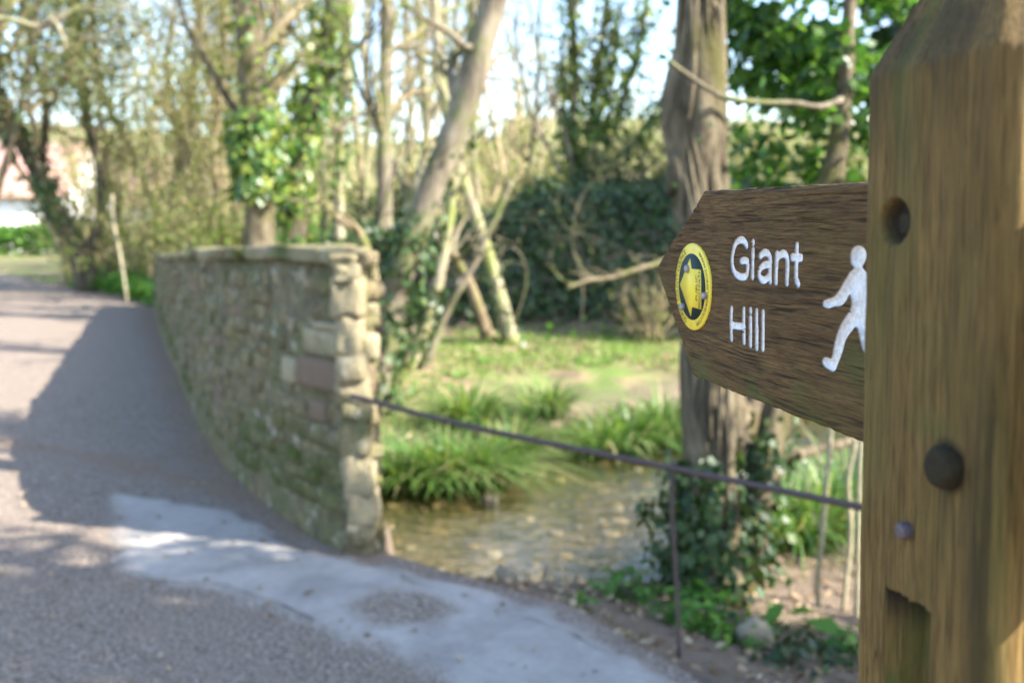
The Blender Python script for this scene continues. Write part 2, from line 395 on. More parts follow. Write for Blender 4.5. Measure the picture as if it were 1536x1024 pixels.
earth = sstep(.0, .45, 1.0 * .56 - np.minimum(uu * 1.0, 1)[None] * wid + .35 * fbm(N2, x * 1.5, y * 1.5)) * (y > 4.75); earth = np.clip(np.maximum(earth, deb), 0, 1) * (1 - .8 * patch)
def m_road():
    k = NT('worn_lane'); v = k.coord(); f = k.noise(v, 24, 8, .75); f1 = k.noise(v, 2.0, 5, .65, .5); f3 = k.noise(v, 62, 3, .75)
    grit = k.mix(k.ramp(f3, [(.42, 0.), (.64, 1.)]), (.085, .060, .043), (.43, .36, .295))
    c = k.mix(k.ramp(f, [(.4, .0), (.75, .5)]), grit, (.165, .132, .105))
    c = k.mix(k.ramp(f1, [(.35, 0.), (.68, .55)]), c, k.mix(f, (.115, .088, .066), (.31, .255, .205)))
    con = k.mix(k.ramp(f, [(.25, 0.), (.8, 1.)]), (.285, .262, .235), (.425, .395, .36)); con = k.mix(k.ramp(f1, [(.42, 0.), (.68, .75)]), con, k.mix(f3, (.15, .135, .12), (.24, .22, .20)))
    c = k.mix(k.attr('patch'), c, con)
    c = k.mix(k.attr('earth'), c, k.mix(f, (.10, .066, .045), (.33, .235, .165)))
    k.bump(k.math('ADD', k.math('MULTIPLY', f, k.math('SUBTRACT', 1.15, k.attr('patch'))), k.math('MULTIPLY', f3, .35)), .8, .012); return k.done(c, .92, .25)
M['road'] = m_road()
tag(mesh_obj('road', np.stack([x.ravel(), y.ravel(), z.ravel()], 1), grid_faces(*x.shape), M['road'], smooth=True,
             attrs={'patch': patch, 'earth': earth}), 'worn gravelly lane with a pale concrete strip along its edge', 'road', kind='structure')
# cracks in the concrete strip
g = Geo()
for pl in ([(232, 880), (302, 885), (340, 888), (384, 904), (434, 923), (469, 941)], [(600, 876), (690, 905), (760, 930), (840, 955), (930, 1003)], [(100, 862), (170, 872), (232, 880)]):
    c = catmull([gp(*p) for p in pl], 60); c[:, :2] += .02 * (np.stack([N1(c[:, 0] * 14, c[:, 1] * 3), N2(c[:, 0] * 14, c[:, 1] * 3)], 1) - .5)
    d = np.gradient(c, axis=0); d /= np.linalg.norm(d, axis=1)[:, None]; nn = np.stack([-d[:, 1], d[:, 0], 0 * d[:, 0]], 1)
    w = (.0006 + .0075 * np.clip(N3(c[:, 0] * 9, c[:, 1] * 9) - .38, 0, 1))[:, None]; c[:, 2] = .024 + .018 * fbm(N1, c[:, 0] * .8, c[:, 1] * .8, 4) + .008
    g.add(np.stack([c - nn * w, c + nn * w], 1).reshape(-1, 3), np.stack([np.arange(59) * 2, np.arange(59) * 2 + 1, np.arange(59) * 2 + 3, np.arange(59) * 2 + 2], 1))
M['crack'] = m_plain('crack_dirt', (.05, .042, .036), .95, .1)
tag(g.obj('road_crack', M['crack']), 'dark dirt filled cracks in the concrete strip', 'road', kind='structure')

# stream water
def m_water():
    k = NT('stream_water'); v = k.coord((1, 1, 1)); mp = k.coord((.7, 1.6, 1))
    h = k.math('ADD', k.noise(mp, 5, 3, .5, .8), k.math('MULTIPLY', k.noise(mp, 17, 2, .5, .4), .45))
    b = k.n('Bump'); b.inputs['Strength'].default_value = .42; b.inputs['Distance'].default_value = .05; k.l(h, b.inputs['Height'])
    gl = k.n('BsdfGlossy'); gl.inputs['Roughness'].default_value = .03; k.l(b.outputs[0], gl.inputs['Normal'])
    tr = k.n('BsdfTransparent'); tr.inputs[0].default_value = (.84, .81, .70, 1)
    lw = k.n('LayerWeight'); lw.inputs[0].default_value = .5; k.l(b.outputs[0], lw.inputs['Normal'])
    fr = k.n('Math', operation='MULTIPLY_ADD'); k.l(k.math('POWER', lw.outputs['Facing'], 3.0), fr.inputs[0]); fr.inputs[1].default_value = 1.45; fr.inputs[2].default_value = .02
    ms = k.n('MixShader'); k.l(fr.outputs[0], ms.inputs[0]); k.l(tr.outputs[0], ms.inputs[1]); k.l(gl.outputs[0], ms.inputs[2]); k.l(ms.outputs[0], k.out.inputs[0]); return k.m
M['water'] = m_water()
c = catmull(STREAM, 90); d = np.gradient(c, axis=0); d /= np.linalg.norm(d, axis=1)[:, None]; nn = np.stack([-d[:, 1], d[:, 0]], 1)
q = np.linspace(-3.2, 3.2, 17); W = c[:, None] + q[None, :, None] * nn[:, None]; W = W.reshape(-1, 2)
dw, sw = seg_dist(W, ROAD_R); ok = (sw < 0) & (dw > .3)
Fw = grid_faces(90, 17); Fw = Fw[ok[Fw].all(1)]
tag(mesh_obj('water', np.c_[W, np.full(len(W), WATER_Z)], Fw, M['water']), 'shallow clear stream over brown gravel', 'stream', kind='structure')

# ------------------------------------------------------------------ fingerpost
TH = math.atan2(.975, -.224)
LEAN = math.radians(-1.5)
def fp_matrix(base): return Matrix.Translation(base) @ Matrix.Rotation(TH, 4, 'Z') @ Matrix.Rotation(LEAN, 4, 'X')
FP = fp_matrix(Vector((.310, .542, -.02))); FPI = FP.inverted()
def sp(px, py, Y):                                       # photo pixel -> (X, Z) on the plane y = Y of the fingerpost's own frame
    o = FPI @ Vector((0, 0, EYE)); d = FPI.to_3x3() @ Vector(ray(px, py)); t = (Y - o.y) / d.y; p = o + d * t
    return np.array([p.x, p.z])
HW = .0586; BY = .018
fpost = empty('fingerpost', (0, 0, 0), 'weathered oak fingerpost with routed white lettering beside the lane', 'fingerpost'); fpost.matrix_world = FP
def child(name, V, Fc, mat, parent, smooth=False, attrs=None): return mesh_obj(name, V, Fc, mat, parent, smooth, attrs)

# post: displaced rounded square shaft
nper = 100
side = np.linspace(-1, 1, nper, endpoint=False); rc = .0045
per = []
for k in range(4):
    for t in side: per.append((k, t))
K = np.array([p[0] for p in per]); Tt = np.array([p[1] for p in per])
ax_n = np.array([(0, 1), (-1, 0), (0, -1), (1, 0)])[K]; ax_t = np.array([(-1, 0), (0, -1), (1, 0), (0, 1)])[K]
base = ax_n * HW + ax_t * (Tt * (HW - rc * .8))[:, None]
edge = np.clip(1 - (1 - np.abs(Tt)) * HW / .007, 0, 1)
base -= ax_n * (edge**2 * rc)[:, None] * .8
zz = np.concatenate([np.linspace(-.35, 1.0, 40, endpoint=False), np.arange(1.0, 1.60, .0014), np.arange(1.60, 1.74, .002)])
top0 = 1.655
nz = len(zz); Z = np.repeat(zz[:, None], len(K), 1)
inset = np.clip(Z - top0, 0, None) * .5
inset = inset + .004 * np.clip((Z - top0 + .01) / .02, 0, 1) * 0
s1 = (HW - inset) / HW
XY = base[None] * s1[..., None]
pc = np.arange(len(K)) * 1.0
gr = N1(pc[None] * .33 + .25 * N3(Z * 18, pc[None] * .02), Z * 22) - .5
gr2 = N2(pc[None] * .9, Z * 60) - .5
low = fbm(N3, pc[None] * .03 + 3, Z * 9, 3)
disp = .0015 * gr + .0007 * gr2 + .0022 * low
crk = np.abs(N3(pc[None] * .16 + .5 * N2(Z * 12, pc[None] * .05), Z * 5.5) - .5) + .5 * np.clip(.56 - N1(pc[None] * .07 + 40, Z * 3.1), 0, 1)
crk = np.clip(1 - crk / .020, 0, 1) * (np.abs(Tt) < .74)[None]; disp = disp - .0011 * crk
dark = crk * .55
algae = np.zeros_like(Z); paint = np.zeros_like(Z)
left = (K == 0)[None] & np.ones_like(Z, bool)                # the face towards the lane
Xf = (base[:, 0])[None] + 0 * Z
def rad2(px, py, Xc, Zc): return np.hypot(Xf - Xc, Z - Zc)
h1 = sp(1342, 333, HW); h2 = sp(1422, 700, HW); h3 = sp(1362, 795, HW); h4 = sp(1490, 618, HW)
d1 = np.where(left, np.hypot((Xf - h1[0]) * .92, Z - h1[1]), 9)
k1 = np.clip((.0132 - d1) / .003, 0, 1); disp -= .008 * k1; dark = np.maximum(dark, .93 * k1)
d2 = np.where(left, np.hypot(Xf - h2[0], Z - h2[1]), 9); dark = np.maximum(dark, .8 * np.clip((.0165 - d2) / .005, 0, 1))
streak = np.where(left & (Z < h2[1]), np.clip(1 - np.abs(Xf - h2[0]) / .009, 0, 1) * np.clip(1 - (h2[1] - Z) / .07, 0, 1), 0); dark = np.maximum(dark, .45 * streak)
d4 = np.where(left, np.hypot((Xf - h4[0]), (Z - h4[1]) * .45), 9); k4 = np.clip((.007 - d4) / .005, 0, 1); dark = np.maximum(dark, .6 * k4); disp -= .003 * k4
d5 = np.where(left, np.hypot((Xf - sp(1400, 640, HW)[0]) * .35, (Z - sp(1400, 640, HW)[1])), 9); algae = np.maximum(algae, .6 * np.clip((.012 - d5) / .01, 0, 1) * (.4 + .9 * N1(Xf * 400, Z * 400)))
# long slot low on the post
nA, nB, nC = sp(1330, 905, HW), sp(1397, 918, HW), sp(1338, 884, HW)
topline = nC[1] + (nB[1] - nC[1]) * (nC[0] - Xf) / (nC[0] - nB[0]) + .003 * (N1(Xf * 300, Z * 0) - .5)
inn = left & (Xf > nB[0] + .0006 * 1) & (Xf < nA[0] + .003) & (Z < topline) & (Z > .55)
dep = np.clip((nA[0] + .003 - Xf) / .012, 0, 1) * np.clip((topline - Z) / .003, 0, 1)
disp -= np.where(inn, .020 * dep, 0); algae = np.where(inn, np.clip(1.5 * fbm(N2, Xf * 120, Z * 45, 3) + .55, 0, .9), algae); dark = np.where(inn, np.clip(-.1 + 1.2 * (1 - np.clip((topline - Z) / .03, 0, 1)) + .95 * np.clip(1 - (Xf - nB[0]) / .017, 0, 1), 0, .92), dark)  # moss inside; shade under its top and near edge painted into dark
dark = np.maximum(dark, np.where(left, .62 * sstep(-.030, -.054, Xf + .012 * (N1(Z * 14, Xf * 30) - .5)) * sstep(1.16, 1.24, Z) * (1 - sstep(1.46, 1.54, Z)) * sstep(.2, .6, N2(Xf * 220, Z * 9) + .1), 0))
# algae streaks and the darker, wetter top
algae = np.maximum(algae, np.where(left, .8 * sstep(1.46, 1.66, Z) * sstep(.35, .7, N1(Xf * 90 + 5, Z * 7)) * np.clip(1 - np.abs((HW - Xf) / HW - .62) / .42, 0, 1), 0))
algae = np.maximum(algae, .35 * sstep(.6, .85, N2(pc[None] * .05, Z * 11)))
dark = np.maximum(dark, .6 * np.where(left, sstep(1.60, 1.645, Z) * np.clip(1.15 - (HW - Xf) / HW / .45, 0, 1), 0)); dark = np.maximum(dark, .5 * sstep(1.60, 1.68, Z) * sstep(.35, .65, N3(pc[None] * .08, Z * 30)))
XY = XY + (ax_n[None] * disp[..., None])
V = np.concatenate([XY, Z[..., None]], 2).reshape(-1, 3)
capc = len(V); V = np.vstack([V, [[0, 0, zz[-1] + .003]]]); nk = len(K)
capf = np.stack([np.full(nk, capc), (nz - 1) * nk + np.arange(nk), (nz - 1) * nk + (np.arange(nk) + 1) % nk], 1)
app = lambda a: np.append(a.ravel(), a.ravel()[-1])
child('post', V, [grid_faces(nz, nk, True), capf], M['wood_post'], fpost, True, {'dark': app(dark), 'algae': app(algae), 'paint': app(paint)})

# finger boards
pT0, pT1 = sp(1300, 273, BY), sp(1055, 287, BY); pB0, pB1 = sp(1297, 665, BY), sp(1040, 565, BY); pTip = sp(986, 402, BY)
def lin(p, q, X): return p[1] + (q[1] - p[1]) * (X - p[0]) / (q[0] - p[0])
def board_outline(X):
    t, b = lin(pT0, pT1, X), lin(pB0, pB1, X)
    t = np.where(X > pT1[0], pT1[1] + (pTip[1] + .004 - pT1[1]) * (X - pT1[0]) / (pTip[0] - pT1[0]), t)
    b = np.where(X > pB1[0], pB1[1] + (pTip[1] - .004 - pB1[1]) * (X - pB1[0]) / (pTip[0] - pB1[0]), b)
    return t + .0012 * (N1(X * 160, X * 0) - .5), b + .0012 * (N2(X * 130, X * 0) - .5)
def crop5(p): return (960 + p[0] / 2.382, 250 + p[1] / 2.382)
def crop7(p): return (1170 + p[0] / 4.093, 340 + p[1] / 4.093)
STROKES = [
    [(379, 281), (368, 264), (350, 262), (336, 282), (329, 315), (328, 350), (336, 378), (352, 392), (370, 393), (381, 380), (382, 338), (360, 336)],
    [(402, 270), (402, 272)], [(402, 298), (401, 340), (400, 393)],
    [(428, 318), (440, 307), (455, 311), (463, 330), (462, 370), (463, 407)], [(462, 348), (440, 352), (427, 366), (424, 388), (433, 404), (447, 402), (461, 386)],
    [(487, 312), (485, 360), (484, 411)], [(487, 330), (497, 315), (511, 310), (522, 322), (525, 350), (523, 414)],
    [(559, 282), (557, 340), (556, 398), (563, 418)], [(541, 323), (558, 324), (573, 325)],
    [(325, 508), (324, 560), (325, 613)], [(369, 511), (369, 570), (370, 624)], [(325, 566), (347, 569), (370, 571)],
    [(393, 513), (393, 515)], [(393, 541), (393, 585), (393, 636)], [(415, 517), (415, 580), (415, 645)], [(438, 521), (438, 585), (437, 648)]]
WALKER = [(455, 252), (432, 230), (428, 170), (440, 130), (475, 110), (510, 120), (530, 155), (528, 200), (505, 240), (505, 255), (535, 285), (560, 330), (640, 430), (700, 470), (720, 500), (690, 520), (620, 490), (560, 440),
          (545, 480), (545, 560), (570, 640), (620, 740), (690, 800), (660, 840), (600, 810), (522, 795), (498, 735), (480, 655), (465, 605), (430, 652), (397, 700), (385, 765), (352, 850), (332, 897), (295, 878), (260, 850), (255, 808), (280, 795), (305, 808), (316, 800),
          (330, 720), (350, 640), (385, 570), (420, 520), (440, 470), (425, 405), (410, 450), (375, 490), (330, 490), (290, 510), (260, 490), (260, 455), (290, 440), (320, 432), (345, 412), (385, 345), (425, 275)]
strokes = [catmull([sp(*crop5(p), BY) for p in s], 22 if len(s) > 2 else 3) for s in STROKES]
walker = np.array([sp(*crop7(p), BY) for p in WALKER])
def smooth_poly(p, n=3):
    for _ in range(n):
        q = np.roll(p, -1, 0); p = np.stack([.75 * p + .25 * q, .25 * p + .75 * q], 1).reshape(-1, 2)
    return p
walker = smooth_poly(walker, 2)
X0 = -.058
Xc = np.concatenate([np.linspace(X0, .05, 12, endpoint=False), np.arange(.05, pTip[0], .00065), [pTip[0]]])
nv = 430; v = np.linspace(0, 1, nv)
bt, bb = board_outline(Xc)
XX = np.repeat(Xc[:, None], nv, 1); ZZ = bb[:, None] + (bt - bb)[:, None] * v[None]
flat = np.stack([XX.ravel(), ZZ.ravel()], 1)
dl = np.full(len(flat), 9.)
for s in strokes:
    m = (flat[:, 0] > s[:, 0].min() - .012) & (flat[:, 0] < s[:, 0].max() + .012)
    if m.any(): dd, _ = seg_dist(flat[m], s); dl[m] = np.minimum(dl[m], dd)
RS = .0033
wobble = .0003 * (N1(flat[:, 0] * 500, flat[:, 1] * 500) - .5)
dl = dl + wobble
sdw = np.full(len(flat), -9.); m = (flat[:, 0] < walker[:, 0].max() + .01) & (flat[:, 0] > X0)
sdw[m] = poly_sd(flat[m], walker); sdw = sdw + wobble
grainw = N1(XX * 60 + 9, ZZ * 900 + 3 * N3(XX * 25, ZZ * 60)).ravel() - .5
grain2 = N2(XX * 160, ZZ * 1500).ravel() - .5
warp = 2.2 * N3(XX * 14, ZZ * 40).ravel() + 1.0 * N1(XX * 40, ZZ * 60).ravel()
xs_, zs_ = XX.ravel(), ZZ.ravel() + .0035 * (N3(XX * 11, ZZ * 14).ravel() - .5) + .0012 * (N1(XX * 45, ZZ * 90).ravel() - .5)
fis = np.zeros(len(xs_))
for q_, (fx_, fz_, th_) in enumerate(((18, 600, .79), (26, 720, .79), (11, 520, .81))):
    nn_ = N2(xs_ * fx_ + 31 * q_, zs_ * fz_ + 7 * q_); fis = np.maximum(fis, sstep(th_, th_ + .16, nn_) * sstep(.2, .6, N1(xs_ * 6 + q_ * 9, zs_ * 26)))
fis = fis * np.clip((dl - RS * 1.15) / .0012, 0, 1) * np.clip((-sdw - .0004) / .0012, 0, 1)
Yd = .0006 * grainw + .0005 * grain2 - .0013 * fis + .0015 * fbm(N3, XX * 9, ZZ * 30, 3).ravel()
pl_ = np.clip((RS - dl) / .0008, 0, 1); pw_ = np.clip(sdw / .0008, 0, 1)
Yd = Yd * (1 - .9 * np.maximum(np.clip((RS * 1.5 - dl) / .001, 0, 1), np.clip((sdw + .0015) / .001, 0, 1))) - np.where(dl < RS, .0026 * np.sqrt(np.clip(1 - (dl / RS)**2, 0, 1)), 0) - .0034 * np.clip(sdw / .0025, 0, 1)
wear = N3(flat[:, 0] * 260, flat[:, 1] * 260) * .6 + N1(flat[:, 0] * 800, flat[:, 1] * 800) * .4
chip = N2(flat[:, 0] * 75 + 3, flat[:, 1] * 75)
up_l = np.clip((dl / RS - .35) / .5, 0, 1)                      # chips sit on the upper flanks of the grooves
paintv = np.maximum(pl_ * sstep(.10, .24, wear + .30 * (1 - up_l) + .25 * (chip - .45)), pw_ * sstep(.12, .26, wear + .4 * np.clip(sdw / .004, 0, 1) + .5 * (chip - .5)))
dedge = np.minimum(v, 1 - v)[None] * (bt - bb)[:, None]
rnd = np.clip(1 - dedge / .004, 0, 1).ravel(); Yd -= .0022 * rnd**2
crush = np.clip(1 - (dl / (RS * 1.9)), 0, 1) * 0
algb = np.clip(.8 * sstep(.25, .0, (ZZ - bb[:, None]) / (bt - bb)[:, None]) * sstep(.45, .7, N1(XX * 40, ZZ * 60)), 0, 1).ravel()
wk = sp(1285, 545, BY); algb = np.maximum(algb, .9 * np.clip(1 - np.hypot((flat[:, 0] - wk[0]) / .03, (flat[:, 1] - wk[1]) / .025), 0, 1))
algb = algb * (1 - paintv); darkb = np.clip(fis * .55 + .25 * (rnd > .5) * N2(flat[:, 0] * 90, flat[:, 1] * 90) + .8 * np.clip(1 - np.abs(dl - RS) / .0006, 0, 1) * (1 - pl_), 0, .9) * (1 - paintv)
Vb = np.stack([flat[:, 0], BY + Yd, flat[:, 1]], 1)
Fb = grid_faces(len(Xc), nv)[:, ::-1]
mL = (pl_[Fb].mean(1) > .5); mW = (pw_[Fb].mean(1) > .5)
def sub(name, V, Fc, mat, parent, attrs):
    idx, inv = np.unique(Fc, return_inverse=True)
    return child(name, V[idx], inv.reshape(Fc.shape), mat, parent, True, {k: a[idx] for k, a in attrs.items()})
A_ = {'dark': darkb, 'algae': algb, 'paint': paintv}
# back and rim of the board
nX = len(Xc)
Vk = np.vstack([Vb, np.stack([Xc, np.full(nX, -BY), bb], 1), np.stack([Xc, np.full(nX, -BY), bt], 1)])
ib = np.arange(nX) * nv; itp = ib + nv - 1; kb = nX * nv + np.arange(nX); kt = kb + nX; a0, a1 = slice(0, -1), slice(1, None)
rim = np.vstack([np.stack([ib[a0], kb[a0], kb[a1], ib[a1]], 1), np.stack([itp[a0], itp[a1], kt[a1], kt[a0]], 1), np.stack([kb[a0], kt[a0], kt[a1], kb[a1]], 1),
                 [[ib[-1], kb[-1], kt[-1], itp[-1]]]])
ext = {k: np.concatenate([a, np.zeros(2 * nX)]) for k, a in A_.items()}
board = sub('finger_board', Vk, np.vstack([Fb[~(mL | mW)], rim]), M['wood_board'], fpost, ext)
board['label'] = 'pointed oak board with white routed words Giant Hill'
_zc = Vb[Fb].mean(1)[:, 2]; _zs = sp(*crop5((380, 455)), BY)[1]
sub('lettering', Vb, Fb[mL & (_zc > _zs)], M['wood_board'], board, A_)['label'] = 'white routed word Giant'
sub('lettering', Vb, Fb[mL & (_zc <= _zs)], M['wood_board'], board, A_)['label'] = 'white routed word Hill'
sub('walking_figure', Vb, Fb[mW], M['wood_board'], board, A_)
# the second finger points the other way, out of the picture
Xc2 = np.linspace(-.060, -.46, 60); t2 = np.where(Xc2 > -.36, lin(pT0, pT1, 0 * Xc2), 0); zt, zb = lin(pT0, pT1, np.array(-.05)), lin(pB0, pB1, np.array(-.05)); zm = (zt + zb) / 2; hh = (zt - zb) / 2
f_ = np.clip((Xc2 + .46) / .10, .03, 1) * hh; V2 = np.concatenate([np.stack([Xc2, np.full(60, yy), zm + s * f_], 1) for yy, s in ((BY, 1), (BY, -1), (-BY, -1), (-BY, 1))])
i_ = np.arange(59); F2 = np.vstack([np.stack([i_ + a * 60, i_ + 1 + a * 60, i_ + 1 + b * 60, i_ + b * 60], 1) for a, b in ((0, 1), (1, 2), (2, 3), (3, 0))] + [[[59, 119, 179, 239]]])
child('finger_board', V2, F2, M['wood_board'], fpost, False, {k: np.zeros(240) for k in A_})

# pegs and bolt on the post
def dome(name, X, Y, Zc, r, h, mat, parent, flatk=.55, seed=0, n=28, depth=.004):
    rows = [(1, -depth), (1, h * .35), (.94, h * .75), (.78, h * .95), (flatk, h), (.25, h * 1.02)]
    th = np.arange(n) * 2 * math.pi / n; V = []
    rr = 1 + .07 * (VN(seed + 50)(np.cos(th) * 2 + 5, np.sin(th) * 2 + 5) - .5) * 2
    for s, y_ in rows: V.append(np.stack([X + r * s * rr * np.cos(th), Y + y_ + 0 * th, Zc + r * s * rr * np.sin(th)], 1))
    V = np.vstack(V); nn_ = len(V); V = np.vstack([V, [[X, Y + h * 1.02, Zc]]])
    cap = np.stack([np.full(n, nn_), (len(rows) - 1) * n + np.arange(n), (len(rows) - 1) * n + (np.arange(n) + 1) % n], 1)
    return child(name, V, [grid_faces(len(rows), n, True), cap], mat, parent, True)
dome('peg', h1[0] - .0015, HW - .0085, h1[1] - .001, .0066, .0035, M['peg'], fpost, seed=1)
dome('peg', h2[0], HW, h2[1], .0115, .0085, M['peg'], fpost, .62, seed=2, n=11)
dome('bolt', h3[0], HW, h3[1], .0048, .006, M['bolt'], fpost, seed=3)

# waymark disc
dc = sp(1041, 430, BY); DR = abs(sp(1041, 365, BY)[1] - sp(1041, 495, BY)[1]) / 2
YD = BY + .0003
n = 72; th = np.arange(n) * 2 * math.pi / n
def ringv(r, y_): return np.stack([dc[0] - r * np.cos(th), np.full(n, y_), dc[1] + r * np.sin(th)], 1)
V = np.vstack([ringv(DR, BY - .001), ringv(DR, YD + .0012), ringv(DR * .975, YD + .0018), ringv(DR * .02, YD + .0018)])
disc = child('waymark_disc', V, [grid_faces(4, n, True), np.arange(3 * n, 4 * n)[None]], M['disc_yellow'], fpost)
disc['label'] = 'round yellow waymark disc with arrow'
Rin = DR * .765
V = np.vstack([ringv(Rin, YD + .0016), ringv(Rin, YD + .0021), ringv(Rin * .02, YD + .0021)])
child('disc_centre', V, [grid_faces(3, n, True), np.arange(2 * n, 3 * n)[None]], M['disc_green'], disc)
def cropd(p): return (980 + p[0] / 5.69, 340 + p[1] / 5.69)
ar = np.array([sp(*cropd(p), BY) for p in [(330, 255), (343, 350), (432, 358), (435, 715), (348, 690), (337, 775), (235, 490)]]); ar = ar.mean(0) + (ar - ar.mean(0)) * np.array([.90, .95]); ar[:, 0] -= .0012
V = np.vstack([np.c_[ar[:, 0], np.full(7, YD + .0018), ar[:, 1]], np.c_[ar[:, 0], np.full(7, YD + .0025), ar[:, 1]]])
child('arrow', V, [np.array([[i, (i + 1) % 7, 7 + (i + 1) % 7, 7 + i] for i in range(7)]), np.array([[7, 8, 13], [8, 9, 10], [8, 10, 11], [8, 11, 13], [11, 12, 13]])], M['disc_yellow'], disc)
def text_mesh(body, size):
    cu = bpy.data.curves.new('text', 'FONT'); cu.body = body; cu.size = size; cu.resolution_u = 3
    o = bpy.data.objects.new('text', cu); COL.objects.link(o); bpy.context.view_layer.update()
    me = o.evaluated_get(bpy.context.evaluated_depsgraph_get()).to_mesh()
    V = np.array([v_.co[:] for v_ in me.vertices]); Fc = [list(p.vertices) for p in me.polygons]
    o.to_mesh_clear(); bpy.data.objects.remove(o); bpy.data.curves.remove(cu); return V, Fc
def put_text(name, V2d, Fc, mat, parent, y_):
    V = np.c_[dc[0] - V2d[:, 0], np.full(len(V2d), y_), dc[1] + V2d[:, 1]]
    me = bpy.data.meshes.new(name); me.from_pydata([tuple(v_) for v_ in V], [], Fc); me.materials.append(mat)
    return link(bpy.data.objects.new(name, me), parent)
def ring_text(body, size, r, a_start, a_end):
    V, Fc = text_mesh(body, size); a = a_start + (a_end - a_start) * (V[:, 0] / V[:, 0].max()); rr = r + V[:, 1]
    return np.stack([rr * np.cos(a), rr * np.sin(a)], 1), Fc
R_ = math.radians
rw = DR - Rin
for body, a, b, s in (('DORSET COUNTY COUNCIL', 248, 112, .66), ('WWW.DORSETFORYOU.COM', 62, -72, .48)):
    V2d, Fc = ring_text(body, rw * s * 1.25, Rin + rw * (.5 - s * .42), R_(a), R_(b)); put_text('ring_text', V2d, Fc, M['disc_ink'], disc, YD + .0021)
for body, col, s in (('PUBLIC', -.10, .0070), ('FOOTPATH', .02, .0066)):
    V, Fc = text_mesh(body, s); V[:, 0] -= V[:, 0].max() / 2
    p = sp(*cropd((395 if body == 'PUBLIC' else 420, 530)), BY)
    off = (dc[0] - p[0]) + .0022; k_ = 1.0
    V2d = np.stack([off - V[:, 1] * .9, (V[:, 0] * 1.05) - .0005], 1); put_text('arrow_text', V2d, Fc, M['disc_ink'], disc, YD + .0029)
for p, r in (((285, 360), .0042), ((432, 590), .0036), ((243, 682), .0036)):
    q = sp(*cropd(p), BY + .004); dome('nail', q[0], YD + .002, q[1], r * .88, .0036, M['nail'], disc, seed=int(p[0]), n=16)

# ------------------------------------------------------------------ bridge parapet wall
WP = np.array([(-.672, 4.55), (-.965, 4.86), (-1.36, 5.5), (-1.87, 6.45), (-2.64, 8.26), (-5.1, 14.5), (-6.8, 19)])
wl = catmull(WP, 400); wlen = np.concatenate([[0], np.cumsum(np.linalg.norm(np.diff(wl, axis=0), axis=1))]); WL = wlen[-1]
def wall_at(s):
    x = np.interp(s, wlen, wl[:, 0]); y = np.interp(s, wlen, wl[:, 1]); e = .12
    tx = np.interp(np.minimum(s + e, WL), wlen, wl[:, 0]) - np.interp(np.maximum(s - e, 0), wlen, wl[:, 0]); ty = np.interp(np.minimum(s + e, WL), wlen, wl[:, 1]) - np.interp(np.maximum(s - e, 0), wlen, wl[:, 1])
    L = np.hypot(tx, ty); return np.array([x, y]), np.array([tx, ty]) / L
def maxback(s, p, nrm, want):                            # keeps the wall's back inside its narrow end
    ks = np.linspace(0, want, 40); q = p[None] - ks[:, None] * nrm[None]
    ok = q[:, 0] / q[:, 1] < -.158
    return float(ks[ok].max()) if ok.any() else .05
def wall_h(s): return float(np.interp(s, [0, 1.2, 4.2, 9, WL], [1.40, 1.385, 1.32, 1.15, .98]))
def m_stone():
    k = NT('rubble_stone'); v = k.coord(); isl = k.island(); f = k.noise(v, 14, 6, .7); f2 = k.noise(v, 2.6, 4, .65, .4); f3 = k.noise(v, 60, 4, .7)
    c = k.ramp(isl, [(0, (.33, .265, .145)), (.3, (.40, .325, .18)), (.55, (.30, .24, .13)), (.8, (.43, .35, .20)), (1, (.36, .27, .155))])
    c = k.mix(k.ramp(f, [(.38, 0.), (.62, .85)]), c, (.115, .095, .06)); c = k.mix(k.ramp(k.noise(v, 4.2, 5, .7, .6), [(.50, 0.), (.66, .8)]), c, k.mix(f3, (.07, .062, .04), (.17, .15, .09)))
    c = k.mix(k.ramp(f2, [(.46, 0.), (.62, .8)]), c, k.mix(f3, (.11, .115, .045), (.24, .24, .12)))
    lich = k.noise(k.coord(), 7.5, 5, .75); c = k.mix(k.ramp(lich, [(.57, 0.), (.66, .85)]), c, (.52, .48, .37))
    c = k.mix(k.attr('lichen'), c, k.mix(f, (.30, .20, .03), (.24, .21, .12)))
    c = k.mix(k.attr('moss'), c, k.mix(f3, (.035, .055, .012), (.13, .16, .03)))
    c = k.mix(k.attr('pale'), c, k.mix(f, (.36, .30, .175), (.58, .50, .34)))
    c = k.mix(k.attr('red'), c, k.mix(f, (.20, .13, .09), (.33, .24, .175)))
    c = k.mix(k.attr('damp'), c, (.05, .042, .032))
    k.bump(k.math('ADD', f, k.math('MULTIPLY', f3, .5)), 1.0, .045); return k.done(c, .92, .15)
M['stone'] = m_stone()
q = np.linspace(-1, 1, 6); cubeV = []; cubeF = []
for ax in range(3):
    for sg in (-1, 1):
        A, B = np.meshgrid(q, q, indexing='ij'); P = np.zeros((36, 3)); P[:, ax] = sg; P[:, (ax + 1) % 3] = A.ravel(); P[:, (ax + 2) % 3] = B.ravel() * sg
        cubeF.append(grid_faces(6, 6) + len(cubeV) * 36); cubeV.append(P)
cubeV = np.vstack(cubeV); cubeF = np.vstack(cubeF)
_key = np.round(cubeV, 4); _u, _inv = np.unique(_key, axis=0, return_inverse=True); cubeV = _u; cubeF = _inv.ravel()[cubeF]
def rbox(pw): return cubeV / ((np.abs(cubeV)**pw).sum(1)**(1 / pw))[:, None]
SB = rbox(11)
wr = np.random.default_rng(21)
